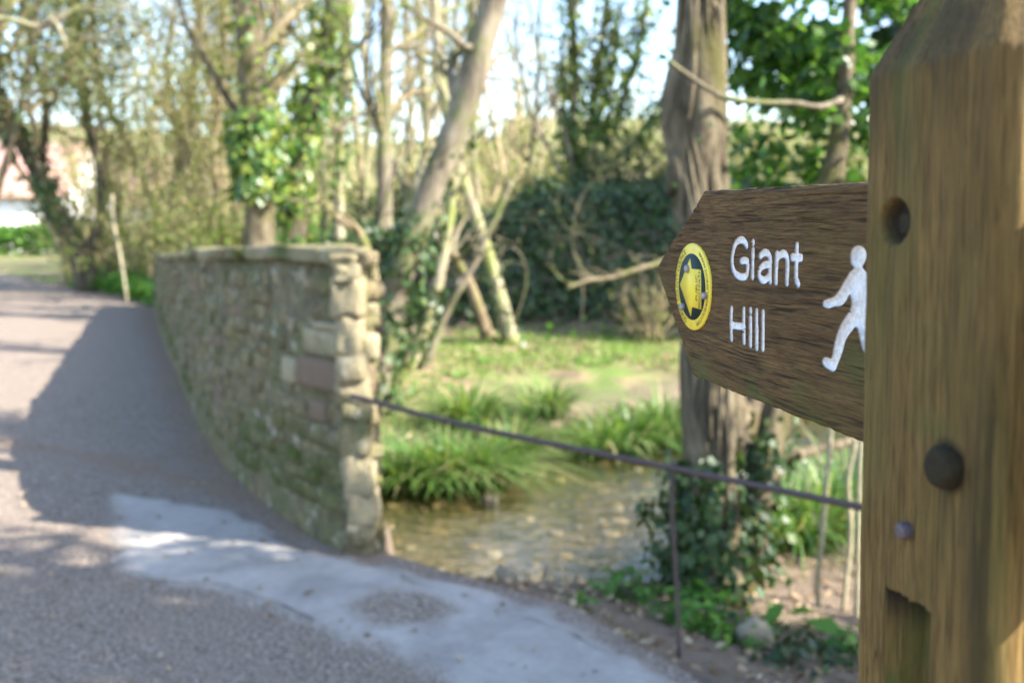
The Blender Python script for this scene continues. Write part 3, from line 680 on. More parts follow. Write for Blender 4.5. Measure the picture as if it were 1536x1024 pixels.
class Stones:
    def __init__(s): s.g = Geo(); s.a = {k: [] for k in ('lichen', 'moss', 'pale', 'red', 'damp')}
    def put(s, c, t, nrm, w, h, d, rough=.06, **kw):
        """stone centred at c, half sizes w along t, h up, d along the outward normal"""
        p = SB.copy(); r = wr.random(6) * 50
        p = p + rough * np.stack([N1(p[:, 1] * 1.1 + r[0], p[:, 2] * 1.1 + r[1]) - .5, N2(p[:, 0] * 1.3 + r[2], p[:, 2] * 1.3 + r[3]) - .5, N3(p[:, 0] * 1.3 + r[4], p[:, 1] * 1.3 + r[5]) - .5], 1) * 2.4
        p *= np.array([w, d, h]); T = np.array([t[0], t[1], 0]); Nn = np.array([nrm[0], nrm[1], 0])
        V = np.array(c) + p[:, :1] * T + p[:, 1:2] * Nn + p[:, 2:] * np.array([0, 0, 1.]); s.g.add(V, cubeF)
        for k in s.a: s.a[k].append(np.broadcast_to(kw[k](V) if k in kw and callable(kw[k]) else kw.get(k, 0.), (len(V),)) * np.ones(len(V)))
def damp_shade_f(V): return np.clip(.85 - V[:, 2] / .16, 0, .8) * (.35 + .9 * N1(V[:, 0] * 5 + V[:, 1] * 5, V[:, 2] * 6))  # damp plus the undercut's shadow, painted darker towards the wall foot
mossc = at(425, 668, 5.25)
def moss_f(V):
    d = np.hypot((V[:, 0] - mossc[0]) * .8, (V[:, 2] - mossc[2]) * 2.0); m = np.clip(1.3 - d / .40, 0, 1) * sstep(.25, .65, fbm(N1, V[:, 0] * 9, V[:, 2] * 9) + .5)
    m2 = .75 * sstep(.50, .72, fbm(N2, V[:, 0] * 2.2 + V[:, 1], V[:, 2] * 2.6) + .5 + .15 * (V[:, 2] < .45))
    e = .75 * np.clip(1 - np.abs(V[:, 0] + .80) / .14, 0, 1) * sstep(.45, .7, fbm(N3, V[:, 0] * 5, V[:, 2] * 3) + .52)
    return np.clip(np.maximum(np.maximum(m, m2), e), 0, .92)
lc = at(345, 505, 6.2)
def lich_f(V): return np.clip(1 - np.hypot(V[:, 0] - lc[0], (V[:, 2] - lc[2]) * 2) / .16, 0, .8) * sstep(.3, .6, fbm(N3, V[:, 0] * 12, V[:, 2] * 12) + .5)
st_ = Stones()
zc = -.16
while zc < 1.36:
    hc = wr.uniform(.06, .125) if zc > .15 else wr.uniform(.10, .17)
    s = wr.uniform(.02, .10)
    while s < WL - .1:
        w = wr.uniform(.09, .36) * (1.25 if hc > .10 else 1); mid = s + w / 2
        if 0 <= s + w * .5 and zc + hc < wall_h(max(mid, 0)) - .02:
            (x, y), t = wall_at(min(max(mid, .02), WL)); nrm = np.array([-t[1], t[0]])
            if nrm[0] > 0: nrm = -nrm
            bat = .11 * (1 - (zc + .2) / 1.5)                     # the face leans back a little
            dpt = .07; off = bat - .098 + wr.uniform(-.020, .016)
            if zc < .06: off -= .045 + .05 * (wr.random() < .4)
            cz = zc + hc / 2 + .028 * math.sin(mid * 2.3 + zc * 5) + wr.uniform(-.012, .012); jz = wr.uniform(.8, 1.04)
            p5 = (mid < 1.05 and .50 < cz < .98)
            red = 0
            st_.put((x + nrm[0] * off, y + nrm[1] * off, cz), t, nrm, w / 2 - .001, hc / 2 * jz, dpt, .11, damp=damp_shade_f, moss=moss_f, lichen=lich_f, red=(.8 if wr.random() < .05 else 0))
        s += w
    zc += hc
# a few big dressed blocks set in the near end of the face: a brown one with a pale mortared stone over it
def face_block(px0, px1, py0, py1, proud, **kw):
    s0 = None; best = None
    for s in np.linspace(0, 3, 301):
        p, t = wall_at(s); u = 768 + F * p[0] / p[1]
        if best is None or abs(u - (px0 + px1) / 2) < best[0]: best = (abs(u - (px0 + px1) / 2), s)
    s = best[1]; p, t = wall_at(s); nrm = np.array([-t[1], t[0]]); nrm = -nrm if nrm[0] > 0 else nrm
    fs = abs(t[0] - t[1] * p[0] / p[1]) + 1e-6
    w = (px1 - px0) / F * p[1] / fs; z1, z0 = at(0, py0, p[1] - .03)[2], at(0, py1, p[1] - .03)[2]; zc_ = (z0 + z1) / 2
    bat = .11 * (1 - (zc_ + .2) / 1.5); off = bat - .095 + proud
    st_.put((p[0] + nrm[0] * off, p[1] + nrm[1] * off, zc_), t, nrm, w / 2, (z1 - z0) / 2, .075, .03, moss=(lambda V: moss_f(V) * .25), **kw)
face_block(446, 532, 540, 588, .022, red=lambda V: .55 + .4 * N1(V[:, 0] * 8, V[:, 2] * 8))
face_block(426, 446, 536, 574, .020, pale=.9)
face_block(452, 536, 496, 538, .015, pale=lambda V: .9 * sstep(.35, .6, fbm(N2, V[:, 0] * 7, V[:, 2] * 7) + .5))
face_block(470, 530, 486, 497, .028, pale=.85)
# quoins up the near end
zc = -.95
p0, t0 = wall_at(.0); e_dir = np.array([.03, 1.0]); n_end = np.array([1.0, -.03]); k_ = 0
while zc < 1.39:
    hq = wr.uniform(.06, .19) if zc > 0 else wr.uniform(.12, .22); hq = min(hq, 1.42 - zc); k_ += 1
    bat = .105 * (1 - np.clip(zc + .1, -1, 1.5) / 1.5)
    c0 = p0 + n_end * (bat * .6 - .098 + wr.uniform(-.007, .007)) + e_dir * (.15 + wr.uniform(-.015, .015))
    for h0, h1_ in (((-.15, .15),) if wr.random() < .4 else ((-.15, wr.uniform(-.05, .06)), (None, .15))):
        if h0 is None: h0 = last_
        last_ = h1_; cc = c0 + e_dir * (h0 + h1_) / 2 + n_end * wr.uniform(-.012, .012)
        st_.put((cc[0], cc[1], zc + hq / 2 + wr.uniform(-.006, .006)), n_end, -e_dir, .075 + wr.uniform(-.012, .004), hq / 2 + .012, (h1_ - h0) / 2 + .012, .15, pale=lambda V: .05 + .6 * sstep(.42, .62, fbm(N1, V[:, 1] * 7, V[:, 2] * 4.5) + .5), moss=lambda V: .8 * sstep(.52, .70, fbm(N3, V[:, 1] * 6 + V[:, 0] * 4, V[:, 2] * 4) + .5), damp=lambda V: .5 * sstep(.58, .7, fbm(N2, V[:, 1] * 9 + V[:, 0] * 9, V[:, 2] * 8) + .5))
    zc += hq
wall = empty('bridge_parapet', (*wall_at(2.)[0], 0), 'rough stone bridge parapet with moss and lichen beside the lane', 'stone wall')
Vn = np.vstack(st_.g.V)
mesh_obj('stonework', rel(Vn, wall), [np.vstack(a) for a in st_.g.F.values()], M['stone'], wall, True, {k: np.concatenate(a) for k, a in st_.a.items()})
# coping stones
cp = Stones(); s = -.02
while s < WL - .15:
    w = wr.uniform(.26, .55); mid = min(s + w / 2, WL - .02); p, t = wall_at(max(mid, 0)); nrm = np.array([-t[1], t[0]]); nrm = -nrm if nrm[0] > 0 else nrm
    hcp = wr.uniform(.045, .062); H = wall_h(mid); back = maxback(mid, p, nrm, .40); hd = (back + .004) / 2; c0 = p - nrm * (back - hd)
    cp.put((c0[0], c0[1], H - .012 + hcp / 2 + wr.uniform(-.016, .012)), t, nrm, w / 2 + .004, hcp / 2 + .012, hd + wr.uniform(-.01, .012), .07, moss=lambda V: .85 * sstep(.50, .68, fbm(N1, V[:, 0] * 5, V[:, 1] * 5) + .5), pale=lambda V: .45 * sstep(.5, .62, fbm(N2, V[:, 0] * 6, V[:, 1] * 6) + .5))
    s += w
mesh_obj('coping', rel(np.vstack(cp.g.V), wall), [np.vstack(a) for a in cp.g.F.values()], M['stone'], wall, True, {k: np.concatenate(a) for k, a in cp.a.items()})
# mortar core
ss = np.linspace(0.10, WL, 160); rows = []
for s in ss:
    p, t = wall_at(s); nrm = np.array([-t[1], t[0]]); nrm = -nrm if nrm[0] > 0 else nrm; H = wall_h(s) - .01
    lo, hi = p + nrm * (.11 - .040), p - nrm * .040
    rows.append([(*lo, -.3), (*(p + nrm * (.088 - .040)), .1), (*hi, H), (*(p - nrm * maxback(s, p, nrm, .34)), H), (*(p - nrm * maxback(s, p, nrm, .38)), -1.05)])
Vc = np.array(rows); nr = len(ss); m_ = Vc.reshape(-1, 3)
M['mortar'] = m_plain('lime_mortar', (.26, .22, .155), .95, .1, .4, 22, 0, 1)
mesh_obj('mortar_core', rel(m_, wall), [grid_faces(nr, 5), np.array([[0, 1, 2, 3, 4], [(nr - 1) * 5 + i for i in (4, 3, 2, 1, 0)]])], M['stone'], wall)

# ------------------------------------------------------------------ rail across the gap
ra = at(527, 594, 4.44); rb = at(1009, 702, 3.62); rc_ = at(1300, 762, 3.12)
rail = empty('railing', gp(1018, 975), 'thin rusty iron rail on a slim upright, running out from the wall', 'railing')
g = Geo(); rp = catmull([ra, (ra * .55 + rb * .45) + np.array([0, 0, -.016]), rb, rc_, rc_ + (rc_ - rb) * 1.2], 80); g.tube(rp, .0125, 8, .12, 3); g.obj('bar', M['rust'], rail, True)
g = Geo(); bot = gp(1019, 985, -.06); g.tube(catmull([bot, at(1013, 850, 3.64), at(1008, 770, 3.645), rb + np.array([0, .012, .03])], 30), .0085, 7, .25, 5); g.obj('upright', M['rust'], rail, True)

# ------------------------------------------------------------------ trees: growing wood
def unit(v): return v / (np.linalg.norm(v) + 1e-12)
def limb(r, p, d, L, r0, nseg=6, wander=.22, up=.04, tip=.25):
    pts = [np.array(p, float)]; d = unit(np.array(d, float))
    for i in range(nseg):
        d = unit(d + wander * r.normal(size=3) + np.array([0, 0, up])); pts.append(pts[-1] + d * L / nseg)
    return np.array(pts), np.linspace(r0, r0 * tip, nseg + 1)
def side_dir(r, t, ang):
    v = r.normal(size=3); v -= (v @ t) * t; v = unit(v); return unit(t * math.cos(ang) + v * math.sin(ang))
def grow(r, stem, levels, t0=.35):
    """stem (pts, rad); levels: list of (count, length, angle range, wander, up). Returns one list of polylines per level."""
    out = [[stem]]
    for li, (cnt, L, an, wander, up) in enumerate(levels):
        cur = []
        for pts, rad in out[-1]:
            n = len(pts)
            for j in range(cnt):
                t = r.uniform(t0 if li == 0 else .25, 1.0) * (n - 1); i = min(int(t), n - 2); f = t - i
                p = pts[i] * (1 - f) + pts[i + 1] * f; rr = rad[i] * (1 - f) + rad[i + 1] * f
                d = side_dir(r, unit(pts[i + 1] - pts[i]), r.uniform(*an))
                cur.append(limb(r, p, d, L * r.uniform(.6, 1.25), max(.003, rr * r.uniform(.35, .6)), 5 if li < 2 else 4, wander, up))
        out.append(cur)
    return out
def along_pts(r, polys, n):
    k = r.integers(0, len(polys), n); t = r.random(n); out = np.zeros((n, 3)); dr_ = np.zeros((n, 3))
    for i in range(n):
        pts = polys[k[i]][0]; u = t[i] * (len(pts) - 1); j = min(int(u), len(pts) - 2); out[i] = pts[j] + (pts[j + 1] - pts[j]) * (u - j); dr_[i] = pts[j + 1] - pts[j]
    return out, dr_
def plant_tree(name, label, cat, group, stems, bark, levels=(), leaf=None, seed=0, t0=.35, twig=None, k=9, ivy=(), ivy_leaf='leaf_ivy', rough=.18, fine=4, crownname='crown'):
    """stems: list of (points, base radius, top radius). leaf: (material, count, size, spread). ivy: list of (stem index, t0, t1, count, spread, size)"""
    r = np.random.default_rng(seed); base = np.array(stems[0][0][0], float)
    root = empty(name, tuple(base), label, cat, group)
    gt, gb, gl = Geo(), Geo(), Geo(); fine_polys = []; curves = []
    for si, (pts, r0, r1) in enumerate(stems):
        n = max(14, int(4 * len(pts))); c = catmull(pts, n); L = np.linalg.norm(c[-1] - c[0]); c[1:-1] += .012 * L / n * r.normal(size=(n - 2, 3)) * 2
        t = np.linspace(0, 1, n); rad = r0 + (r1 - r0) * t**.8; rad = rad * (1 + (.55 if si == 0 else .3) * np.exp(-t * n / 1.6)); curves.append((c, rad))
        gt.tube(c, rad, k, rough, seed * 7 + si)
        if levels:
            lv = grow(r, (c, rad), levels, t0)
            for li in range(1, len(lv)):
                for p, q in lv[li]: gb.tube(p, q, 5 if li == 1 else fine if li == 2 else 3)
            fine_polys += lv[-1] + (lv[-2] if len(lv) > 2 else [])
    if gb.V and len(gb.V) < 150:
        off = gt.n; gt.V += gb.V; gt.n += gb.n
        for kk_, fl in gb.F.items(): gt.F.setdefault(kk_, []).extend([q_ + off for q_ in fl])
        gb.V = []
    gt.obj('trunk', M[bark], root, True)
    if gb.V: gb.obj('branches', M[twig or bark], root, True)
    if leaf and fine_polys:
        mat, n, size, spread = leaf; P, D = along_pts(r, fine_polys, n); P = P + spread * r.normal(size=P.shape)
        leaves(gl, P, r.normal(size=(n, 3)) + np.array([0, 0, .5]), size, r, .55); gl.obj(crownname, M[mat], root)
    if ivy:
        gi = Geo()
        for si, ta, tb, n, spread, size in ivy:
            c, rad = curves[si]; t = r.uniform(ta, tb, n); u = t * (len(c) - 1); i = np.minimum(u.astype(int), len(c) - 2); f = (u - i)[:, None]
            P = c[i] * (1 - f) + c[i + 1] * f; th = r.uniform(0, 2 * math.pi, n); T = unit(c[-1] - c[0]); A = unit(np.cross(T, [0.3, 1, .1])); B = np.cross(T, A)
            o = np.cos(th)[:, None] * A + np.sin(th)[:, None] * B
            if name == 'ivy_clad_tree' and tb < .4:                # the front of the bark stays bare
                kp = np.where(si == 0 and 'ridged' in label, (o[:, 0] < .15), (o[:, 0] > -.15)) | (o[:, 1] > .35) | (r.random(n) < .22); P, o, t, th, i = P[kp], o[kp], t[kp], th[kp], i[kp]; n = len(P)
            clump = .35 + 1.3 * N1(t * 14 + seed, th * 1.3 + seed * 3); rr = (rad[i] + spread * clump * (.15 + .85 * r.random(n)))[:, None]
            leaves(gi, P + o * rr, o + .55 * r.normal(size=(n, 3)) + np.array([0, 0, .25]), size, r, .85, 0, np.tile([0, 0, -1.], (n, 1)))
        gi.obj('ivy', M[ivy_leaf], root)
    return root
def px_stem(D, pix, lean=0.0):
    """stem through photo pixels at forward distance D (+ lean per step)"""
    return [at(px, py, D + lean * i) for i, (px, py) in enumerate(pix)]
def on_ground(p, dz=-.08):
    p = np.array(p, float); p[2] = float(terrain(p[0], p[1])) + dz; return p
TWIGS = [(9, 1.6, (.5, 1.0), .16, .05), (5, .8, (.4, 1.0), .2, .03), (4, .4, (.4, 1.1), .25, .02)]

# the two ivy-clad trunks by the rail
D0 = 4.75; D0 = 4.75
s1 = [on_ground(at(1072, 905, D0), -.1), at(1068, 800, D0), at(1062, 640, D0), at(1056, 420, D0 + .05), at(1040, 240, D0 + .1), at(1046, 60, D0 + .1), at(1050, -160, D0 + .2), at(1040, -500, D0 + .3)]
plant_tree('ivy_clad_tree', 'rough ridged trunk with ivy round its foot, standing behind the finger board', 'tree', 'trees by the rail', [(s1, .135, .10)], 'bark_ridged', (), None, 3, .42, 'twig_tan', 14,
           [(0, .02, .26, 1150, .10, .055), (0, .07, .21, 900, .19, .055), (0, .42, .62, 30, .04, .045)], rough=.5)
tr1 = [o for o in COL.objects if o.name == 'ivy_clad_tree'][0]
g = Geo(); r = np.random.default_rng(12); tc_ = catmull(s1, 120)
for k in range(24):
    a0_ = r.uniform(-2.6, .9); i0 = r.integers(8, 40); i1 = r.integers(70, 118); idx = np.arange(i0, i1); a_ = a0_ + .5 * np.sin(idx * r.uniform(.05, .13) + k) ; rad_ = .128 - .028 * (idx / 119)**.8
    g.tube(tc_[idx] + np.stack([np.cos(a_) * rad_, np.sin(a_) * rad_, 0 * a_], 1), np.full(len(idx), r.uniform(.005, .017)), 6, .35, k)
bu = tc_[66] + np.array([-.075, -.03, 0])
g.obj('ivy_stems', M['bark_ridged'], tr1, True)
g = Geo(); V = rbox(2.4) * np.array([.06, .07, .13]); g.add(V * (1 + .35 * (N1(cubeV[:, 0] * 2 + 4, cubeV[:, 2] * 2) - .5))[:, None] + bu, cubeF); g.obj('burl', M['bark_ridged'], tr1, True)
D1 = 4.95
s2 = [on_ground(at(1105, 915, D1), -.1), at(1118, 800, D1), at(1150, 690, D1 + .05), at(1170, 600, D1 + .1), at(1215, 400, D1 + .25), at(1250, 250, D1 + .35), at(1268, 130, D1 + .4), at(1274, 0, D1 + .45), at(1300, -300, D1 + .6), at(1330, -700, D1 + .7)]
s2b = [at(1150, 690, D1 + .05), at(1220, 676, D1 + .1), at(1290, 655, D1 + .2), at(1400, 620, D1 + .4)]
plant_tree('ivy_clad_tree', 'leaning ivy covered trunk with bright leafy crown, right of the ridged trunk', 'tree', 'trees by the rail', [(s2, .12, .018), (s2b, .035, .02), ([at(1118, 800, D1 + .05), at(1098, 560, 5.05), at(1088, 380, 5.1), at(1080, 240, 5.1), at(1076, 80, 5.15), at(1072, -80, 5.2), at(1070, -400, 5.3)], .05, .035)], 'bark_ridged', (), None, 4, .5, None, 12,
           [(0, .06, .25, 900, .08, .05), (0, .22, .32, 150, .07, .05)], rough=.4)
def leaf_mass(root, name, mat, centres, n, size, seed, inner=.35, aspect=.75, gaps=.45, fq=2.3):
    r = np.random.default_rng(seed); g = Geo(); P = []; Nn = []
    tot = sum(c[1][0] * c[1][1] * c[1][2] for c in centres)
    for c, rad in centres:
        m = int(n * rad[0] * rad[1] * rad[2] / tot); d = r.normal(size=(m * 2, 3)); d /= np.linalg.norm(d, axis=1)[:, None]; rr = r.random(m * 2)**.6
        p = np.array(c) + d * rr[:, None] * np.array(rad) * (1 + .5 * (N1(d[:, 0] * 2.2 + seed, d[:, 2] * 2.2 + d[:, 1]) - .5))[:, None]
        p = p + .07 * r.normal(size=p.shape)
        keep = fbm(N2, p[:, 0] * fq + p[:, 1] * fq * .5 + seed, p[:, 2] * fq - p[:, 1] * fq * .4, 3) + .5 > gaps
        P.append(p[keep]); Nn.append(d[keep])
    P = np.vstack(P); Nn = np.vstack(Nn); leaves(g, P, Nn * .6 + r.normal(size=P.shape) * .7 + np.array([0, 0, .35]), size, r, aspect)
    return g.obj(name, M[mat], root)
tr2 = [o for o in COL.objects if o.name == 'ivy_clad_tree.001'][0]
c_ = lambda px, py, D, rx, ry, rz: (at(px, py, D), (rx, ry, rz))
leaf_mass(tr2, 'crown', 'leaf_ever', [c_(1130, 40, 6.2, .42, .6, .6), c_(1135, 200, 6.0, .30, .5, .42), c_(1215, 215, 5.7, .42, .5, .36), c_(1205, 80, 5.9, .5, .6, .5), c_(1290, 110, 5.6, .5, .5, .75), c_(1150, -90, 6.3, .7, .6, .55), c_(1230, -20, 6.0, .6, .6, .5), c_(1120, -40, 6.6, .5, .5, .5), c_(1310, -200, 5.8, .8, .8, .8), c_(1240, -420, 5.9, .9, .8, .8)], 11500, .075, 11, gaps=.52, fq=4.2)
# the thin dead branch that reaches across the crown
br = [at(1003, 92, 4.55), at(1030, 112, 4.6), at(1060, 132, 4.66), at(1090, 147, 4.7), at(1140, 154, 4.8), at(1190, 155, 4.9), at(1230, 160, 5.0), at(1262, 150, 5.2)]
g = Geo(); g.tube(catmull(br, 40), np.linspace(.012, .016, 40), 7, .3, 9); g.obj('dead_branch', M['bark_grey'], tr2, True)

# big leaning trunk behind the wall end
s = [on_ground(at(556, 640, 10.4)), at(568, 540, 10.4), at(600, 420, 10.4), at(640, 300, 10.4), at(682, 195, 10.4), at(715, 90, 10.4), at(742, -10, 10.4), at(765, -160, 10.4), at(770, -420, 10.5)]
plant_tree('leaning_tree', 'thick bare trunk leaning to the right behind the wall end', 'tree', None, [(s, .165, .12), ([at(672, 220, 10.4), at(690, 130, 10.5), at(706, 60, 10.6), at(726, 0, 10.7), at(735, -200, 10.9)], .07, .045)], 'bark_grey', [(9, .9, (.6, 1.2), .25, .03), (5, .5, (.5, 1.0), .25, .0), (3, .3, (.4, 1), .28, 0)], ('leaf_spring', 160, .06, .06), 6, .5, 'bark_grey', 12,
           [(0, .02, .36, 520, .12, .10), (0, .3, .5, 60, .08, .08)], rough=.22)
# pale slim stems beyond the grass
def stem_tree(label, pix, D, r0, r1, seed, bark='bark_pale', lv=((6, 1.0, (.5, 1.1), .22, .03), (4, .5, (.4, 1.0), .25, .02)), lf=None, ivy=(), name='pale_stem_tree', group='slim pale stems behind the stream', t0=.3, lean=0):
    st = px_stem(D, pix, lean); st[0] = on_ground(st[0], -.05)
    return plant_tree(name, label, 'tree', group, [(st, r0, r1)], bark, list(lv), lf, seed, t0, 'twig_tan', 8, ivy)
stem_tree('pale slim stem bending upward from grass just right of the thick leaning trunk', [(610, 562), (640, 480), (662, 400), (676, 310), (688, 230), (700, 100), (715, -80)], 12.4, .085, .05, 31, ivy=[(0, .0, .28, 260, .07, .08)])
stem_tree('thin straight stem leaning right and crossing the pale stems', [(636, 545), (668, 470), (706, 405), (745, 322), (768, 270)], 12.8, .055, .035, 32, 'bark_grey', lv=((5, .8, (.4, 1), .3, .0), (3, .4, (.4, 1), .3, 0)))
stem_tree('mossy stem leaning left with its foot under the ivy bank', [(768, 492), (742, 420), (716, 330), (692, 262), (668, 160), (656, 60), (646, -60)], 14.2, .10, .06, 33, ivy=[(0, .0, .2, 120, .07, .08)])
stem_tree('short mossy stem leaning left behind the crossing thin stem', [(735, 488), (706, 430), (686, 392), (660, 340), (640, 250)], 14.6, .085, .05, 34, 'bark_moss')

# trees behind the wall
TW = [(7, 1.7, (.5, 1.0), .2, .05), (4, .9, (.4, 1.0), .22, .02), (3, .45, (.4, 1.0), .25, .0)]
def wall_tree(label, pix, D, r0, r1, seed, bark='bark_moss', ivy=(), lf=('leaf_spring', 500, .07, .08), lv=TW, extra=(), ivl='leaf_ivy_bright', name='woodland_tree', t0=.35):
    st = px_stem(D, pix); st[0] = on_ground(st[0], -.05); ex = [(px_stem(D + .2, p), a, b) for p, a, b in extra]
    return plant_tree(name, label, 'tree', 'trees behind the wall', [(st, r0, r1)] + ex, bark, lv, lf, seed, t0, 'twig_tan', 10, ivy, ivl)
wall_tree('stout mossy trunk with a yellow green ivy sleeve behind the wall', [(392, 440), (388, 340), (384, 240), (380, 120), (372, 10), (366, -120), (372, -330)], 16, .255, .20, 41, 'bark_ridged', ivy=[(0, .235, .44, 900, .24, .15), (0, .45, .8, 200, .16, .12)],
          extra=[([(382, 190), (345, 155), (312, 95), (280, 40), (262, -30)], .07, .04), ([(376, 120), (405, 60), (420, -40)], .08, .05)])
wall_tree('dark trunk thickly hung with ivy between the stout trunk and a slim one', [(444, 440), (442, 340), (450, 240), (470, 140), (494, 40), (505, -80), (512, -260)], 17, .21, .12, 42, 'bark_dark', ivy=[(0, .13, .72, 1150, .24, .12)], ivl='leaf_ivy_bright')
wall_tree('slim pale trunk with thin ivy just left of the sky gap', [(512, 430), (508, 300), (512, 180), (520, 60), (528, -60), (534, -250)], 18, .10, .07, 43, 'bark_pale', ivy=[(0, .2, .6, 200, .12, .11)])
wall_tree('straight grey trunk standing against the pale sky', [(576, 450), (576, 330), (577, 220), (579, 110), (581, 0), (582, -200)], 19, .17, .12, 44, 'bark_grey', lf=('leaf_spring', 200, .07, .1), extra=[([(572, 200), (556, 165), (538, 130), (524, 70), (516, 0)], .065, .04), ([(560, 165), (552, 110), (556, 40), (560, -40)], .045, .03), ([(580, 190), (600, 155), (622, 120), (630, 60)], .05, .03)])
wall_tree('pale forked tree right of the straight grey trunk', [(596, 450), (600, 380), (608, 320), (632, 260), (640, 190), (634, 100), (626, -20), (622, -180)], 21, .12, .08, 45, 'bark_pale', lf=('leaf_spring', 500, .07, .1), extra=[([(612, 310), (596, 260), (578, 225), (560, 180)], .06, .04), ([(638, 190), (664, 130), (652, 30), (648, -80)], .07, .05)])
wall_tree('short mossy log like stem slanting down to the wall end', [(584, 402), (548, 368), (510, 330), (478, 298)], 13.2, .075, .045, 46, 'bark_moss', lf=None, lv=[(4, .7, (.5, 1), .25, .02), (3, .4, (.4, 1), .3, 0)])
wall_tree('slender leaning stem before the sky gap', [(560, 420), (572, 330), (592, 250), (606, 205)], 18.5, .05, .03, 47, 'bark_grey', lf=None, lv=[(4, .9, (.4, .9), .2, .03), (3, .5, (.4, .9), .2, 0)])

# ------------------------------------------------------------------ left: scrubby trees beyond the lane's bend
TS = [(12, 2.2, (.4, .95), .18, .06), (6, 1.1, (.4, 1.0), .22, .02), (4, .55, (.4, 1.1), .28, -.02)]
def scrub(label, pix, D, r0, r1, seed, lf=('leaf_olive', 2600, .12, .16), bark='bark_moss', extra=(), ivy=(), lv=TS, t0=.12, name='scrub_tree', group='scrubby trees left of the wall', twig='twig_tan'):
    st = px_stem(D, pix); st[0] = on_ground(st[0], -.05)
    ex = []
    for e in extra:
        q = px_stem(D + .15, e[0]); ex.append((q, e[1], e[2]))
    return plant_tree(name, label, 'tree', group, [(st, r0, r1)] + ex, bark, lv, lf, seed, t0, twig, 9, ivy)
scrub('leaning old tree with a dark hollow foot at the bend of the lane', [(140, 425), (112, 372), (82, 310), (50, 245), (22, 190), (-10, 130), (-60, 50)], 24, .26, .17, 61, ('leaf_olive', 5600, .11, .24), 'bark_dark',
      extra=[([(125, 400), (150, 330), (150, 250), (130, 170), (120, 60), (110, -60)], .16, .08), ([(85, 315), (62, 250), (70, 160), (45, 60), (30, -60)], .13, .07)], ivy=[(0, .25, .8, 500, .3, .14)], t0=.42)
scrub('twiggy tree with a pinkish slanting stem right of the leaning old tree', [(205, 430), (178, 330), (150, 250), (132, 190), (112, 90), (100, -40)], 26, .15, .08, 62, ('leaf_olive', 2600, .11, .24), 'bark_pale', extra=[([(200, 400), (212, 340), (222, 290), (228, 250)], .06, .03)])
scrub('dark slim tree leaning left across the blue sky gap', [(262, 420), (226, 300), (200, 235), (172, 180), (150, 130), (140, 60), (138, -50)], 30, .15, .08, 63, ('leaf_olive', 500, .11, .2), 'bark_dark', lv=[(9, 1.8, (.4, .9), .18, .06), (5, .9, (.4, 1), .22, .02), (3, .5, (.4, 1), .28, 0)])
scrub('bushy green tree hiding the far roof', [(285, 430), (290, 320), (278, 220), (290, 110), (300, 0), (300, -150)], 23, .13, .07, 64, ('leaf_olive', 6000, .11, .26), 'bark_moss', extra=[([(270, 400), (255, 310), (270, 220), (250, 120), (262, 10)], .08, .05), ([(300, 410), (325, 310), (322, 210), (338, 100), (335, -40)], .09, .05)])
scrub('tall straight twiggy tree left of the stout mossy trunk', [(330, 430), (334, 300), (326, 180), (334, 60), (330, -100)], 25, .13, .08, 65, ('leaf_olive', 5200, .11, .28), 'bark_moss')
scrub('slim twiggy tree seen through the gap left of the ivy hung trunk', [(412, 430), (416, 300), (410, 170), (424, 40), (420, -120)], 28, .12, .07, 66, ('leaf_spring', 1600, .11, .25), 'bark_pale')
scrub('yew like dark green tree at the far left of the lane', [(-40, 430), (-30, 300), (-18, 150), (0, 0), (10, -150)], 22, .22, .12, 67, ('leaf_yew', 6500, .13, .28), 'bark_dark', extra=[([(-38, 400), (10, 240), (40, 120), (60, -20)], .1, .05)], t0=.45)
# overhanging branch of a tree that stands left of the lane
g_ = [np.array([-8.6, 9.6, -.1]), np.array([-8.4, 9.7, 2.0]), np.array([-8.2, 9.8, 4.2]), np.array([-8.0, 9.9, 7.0])]
lb = [np.array([-8.3, 9.75, 3.2]), at(-240, 60, 9.8), at(-100, 30, 9.8), at(0, 28, 9.8), at(60, 40, 9.8), at(110, 18, 9.8), at(150, 8, 9.8), at(195, 16, 9.7)]
lb2 = [at(62, 38, 9.8), at(80, 30, 9.75), at(98, 66, 9.7), at(88, 84, 9.7)]
plant_tree('roadside_tree', 'tree at the lane side reaching a bare pale branch over the picture top', 'tree', None, [(g_, .2, .12), (lb, .055, .012), ([at(10, 28, 9.8), at(45, 42, 9.8), at(85, 22, 9.8), at(120, 8, 9.8)], .022, .008), (lb2, .02, .008)], 'bark_pale',
           [(5, .9, (.3, .9), .25, .02), (4, .4, (.4, 1), .3, 0)], None, 71, .3, 'bark_pale', 9)

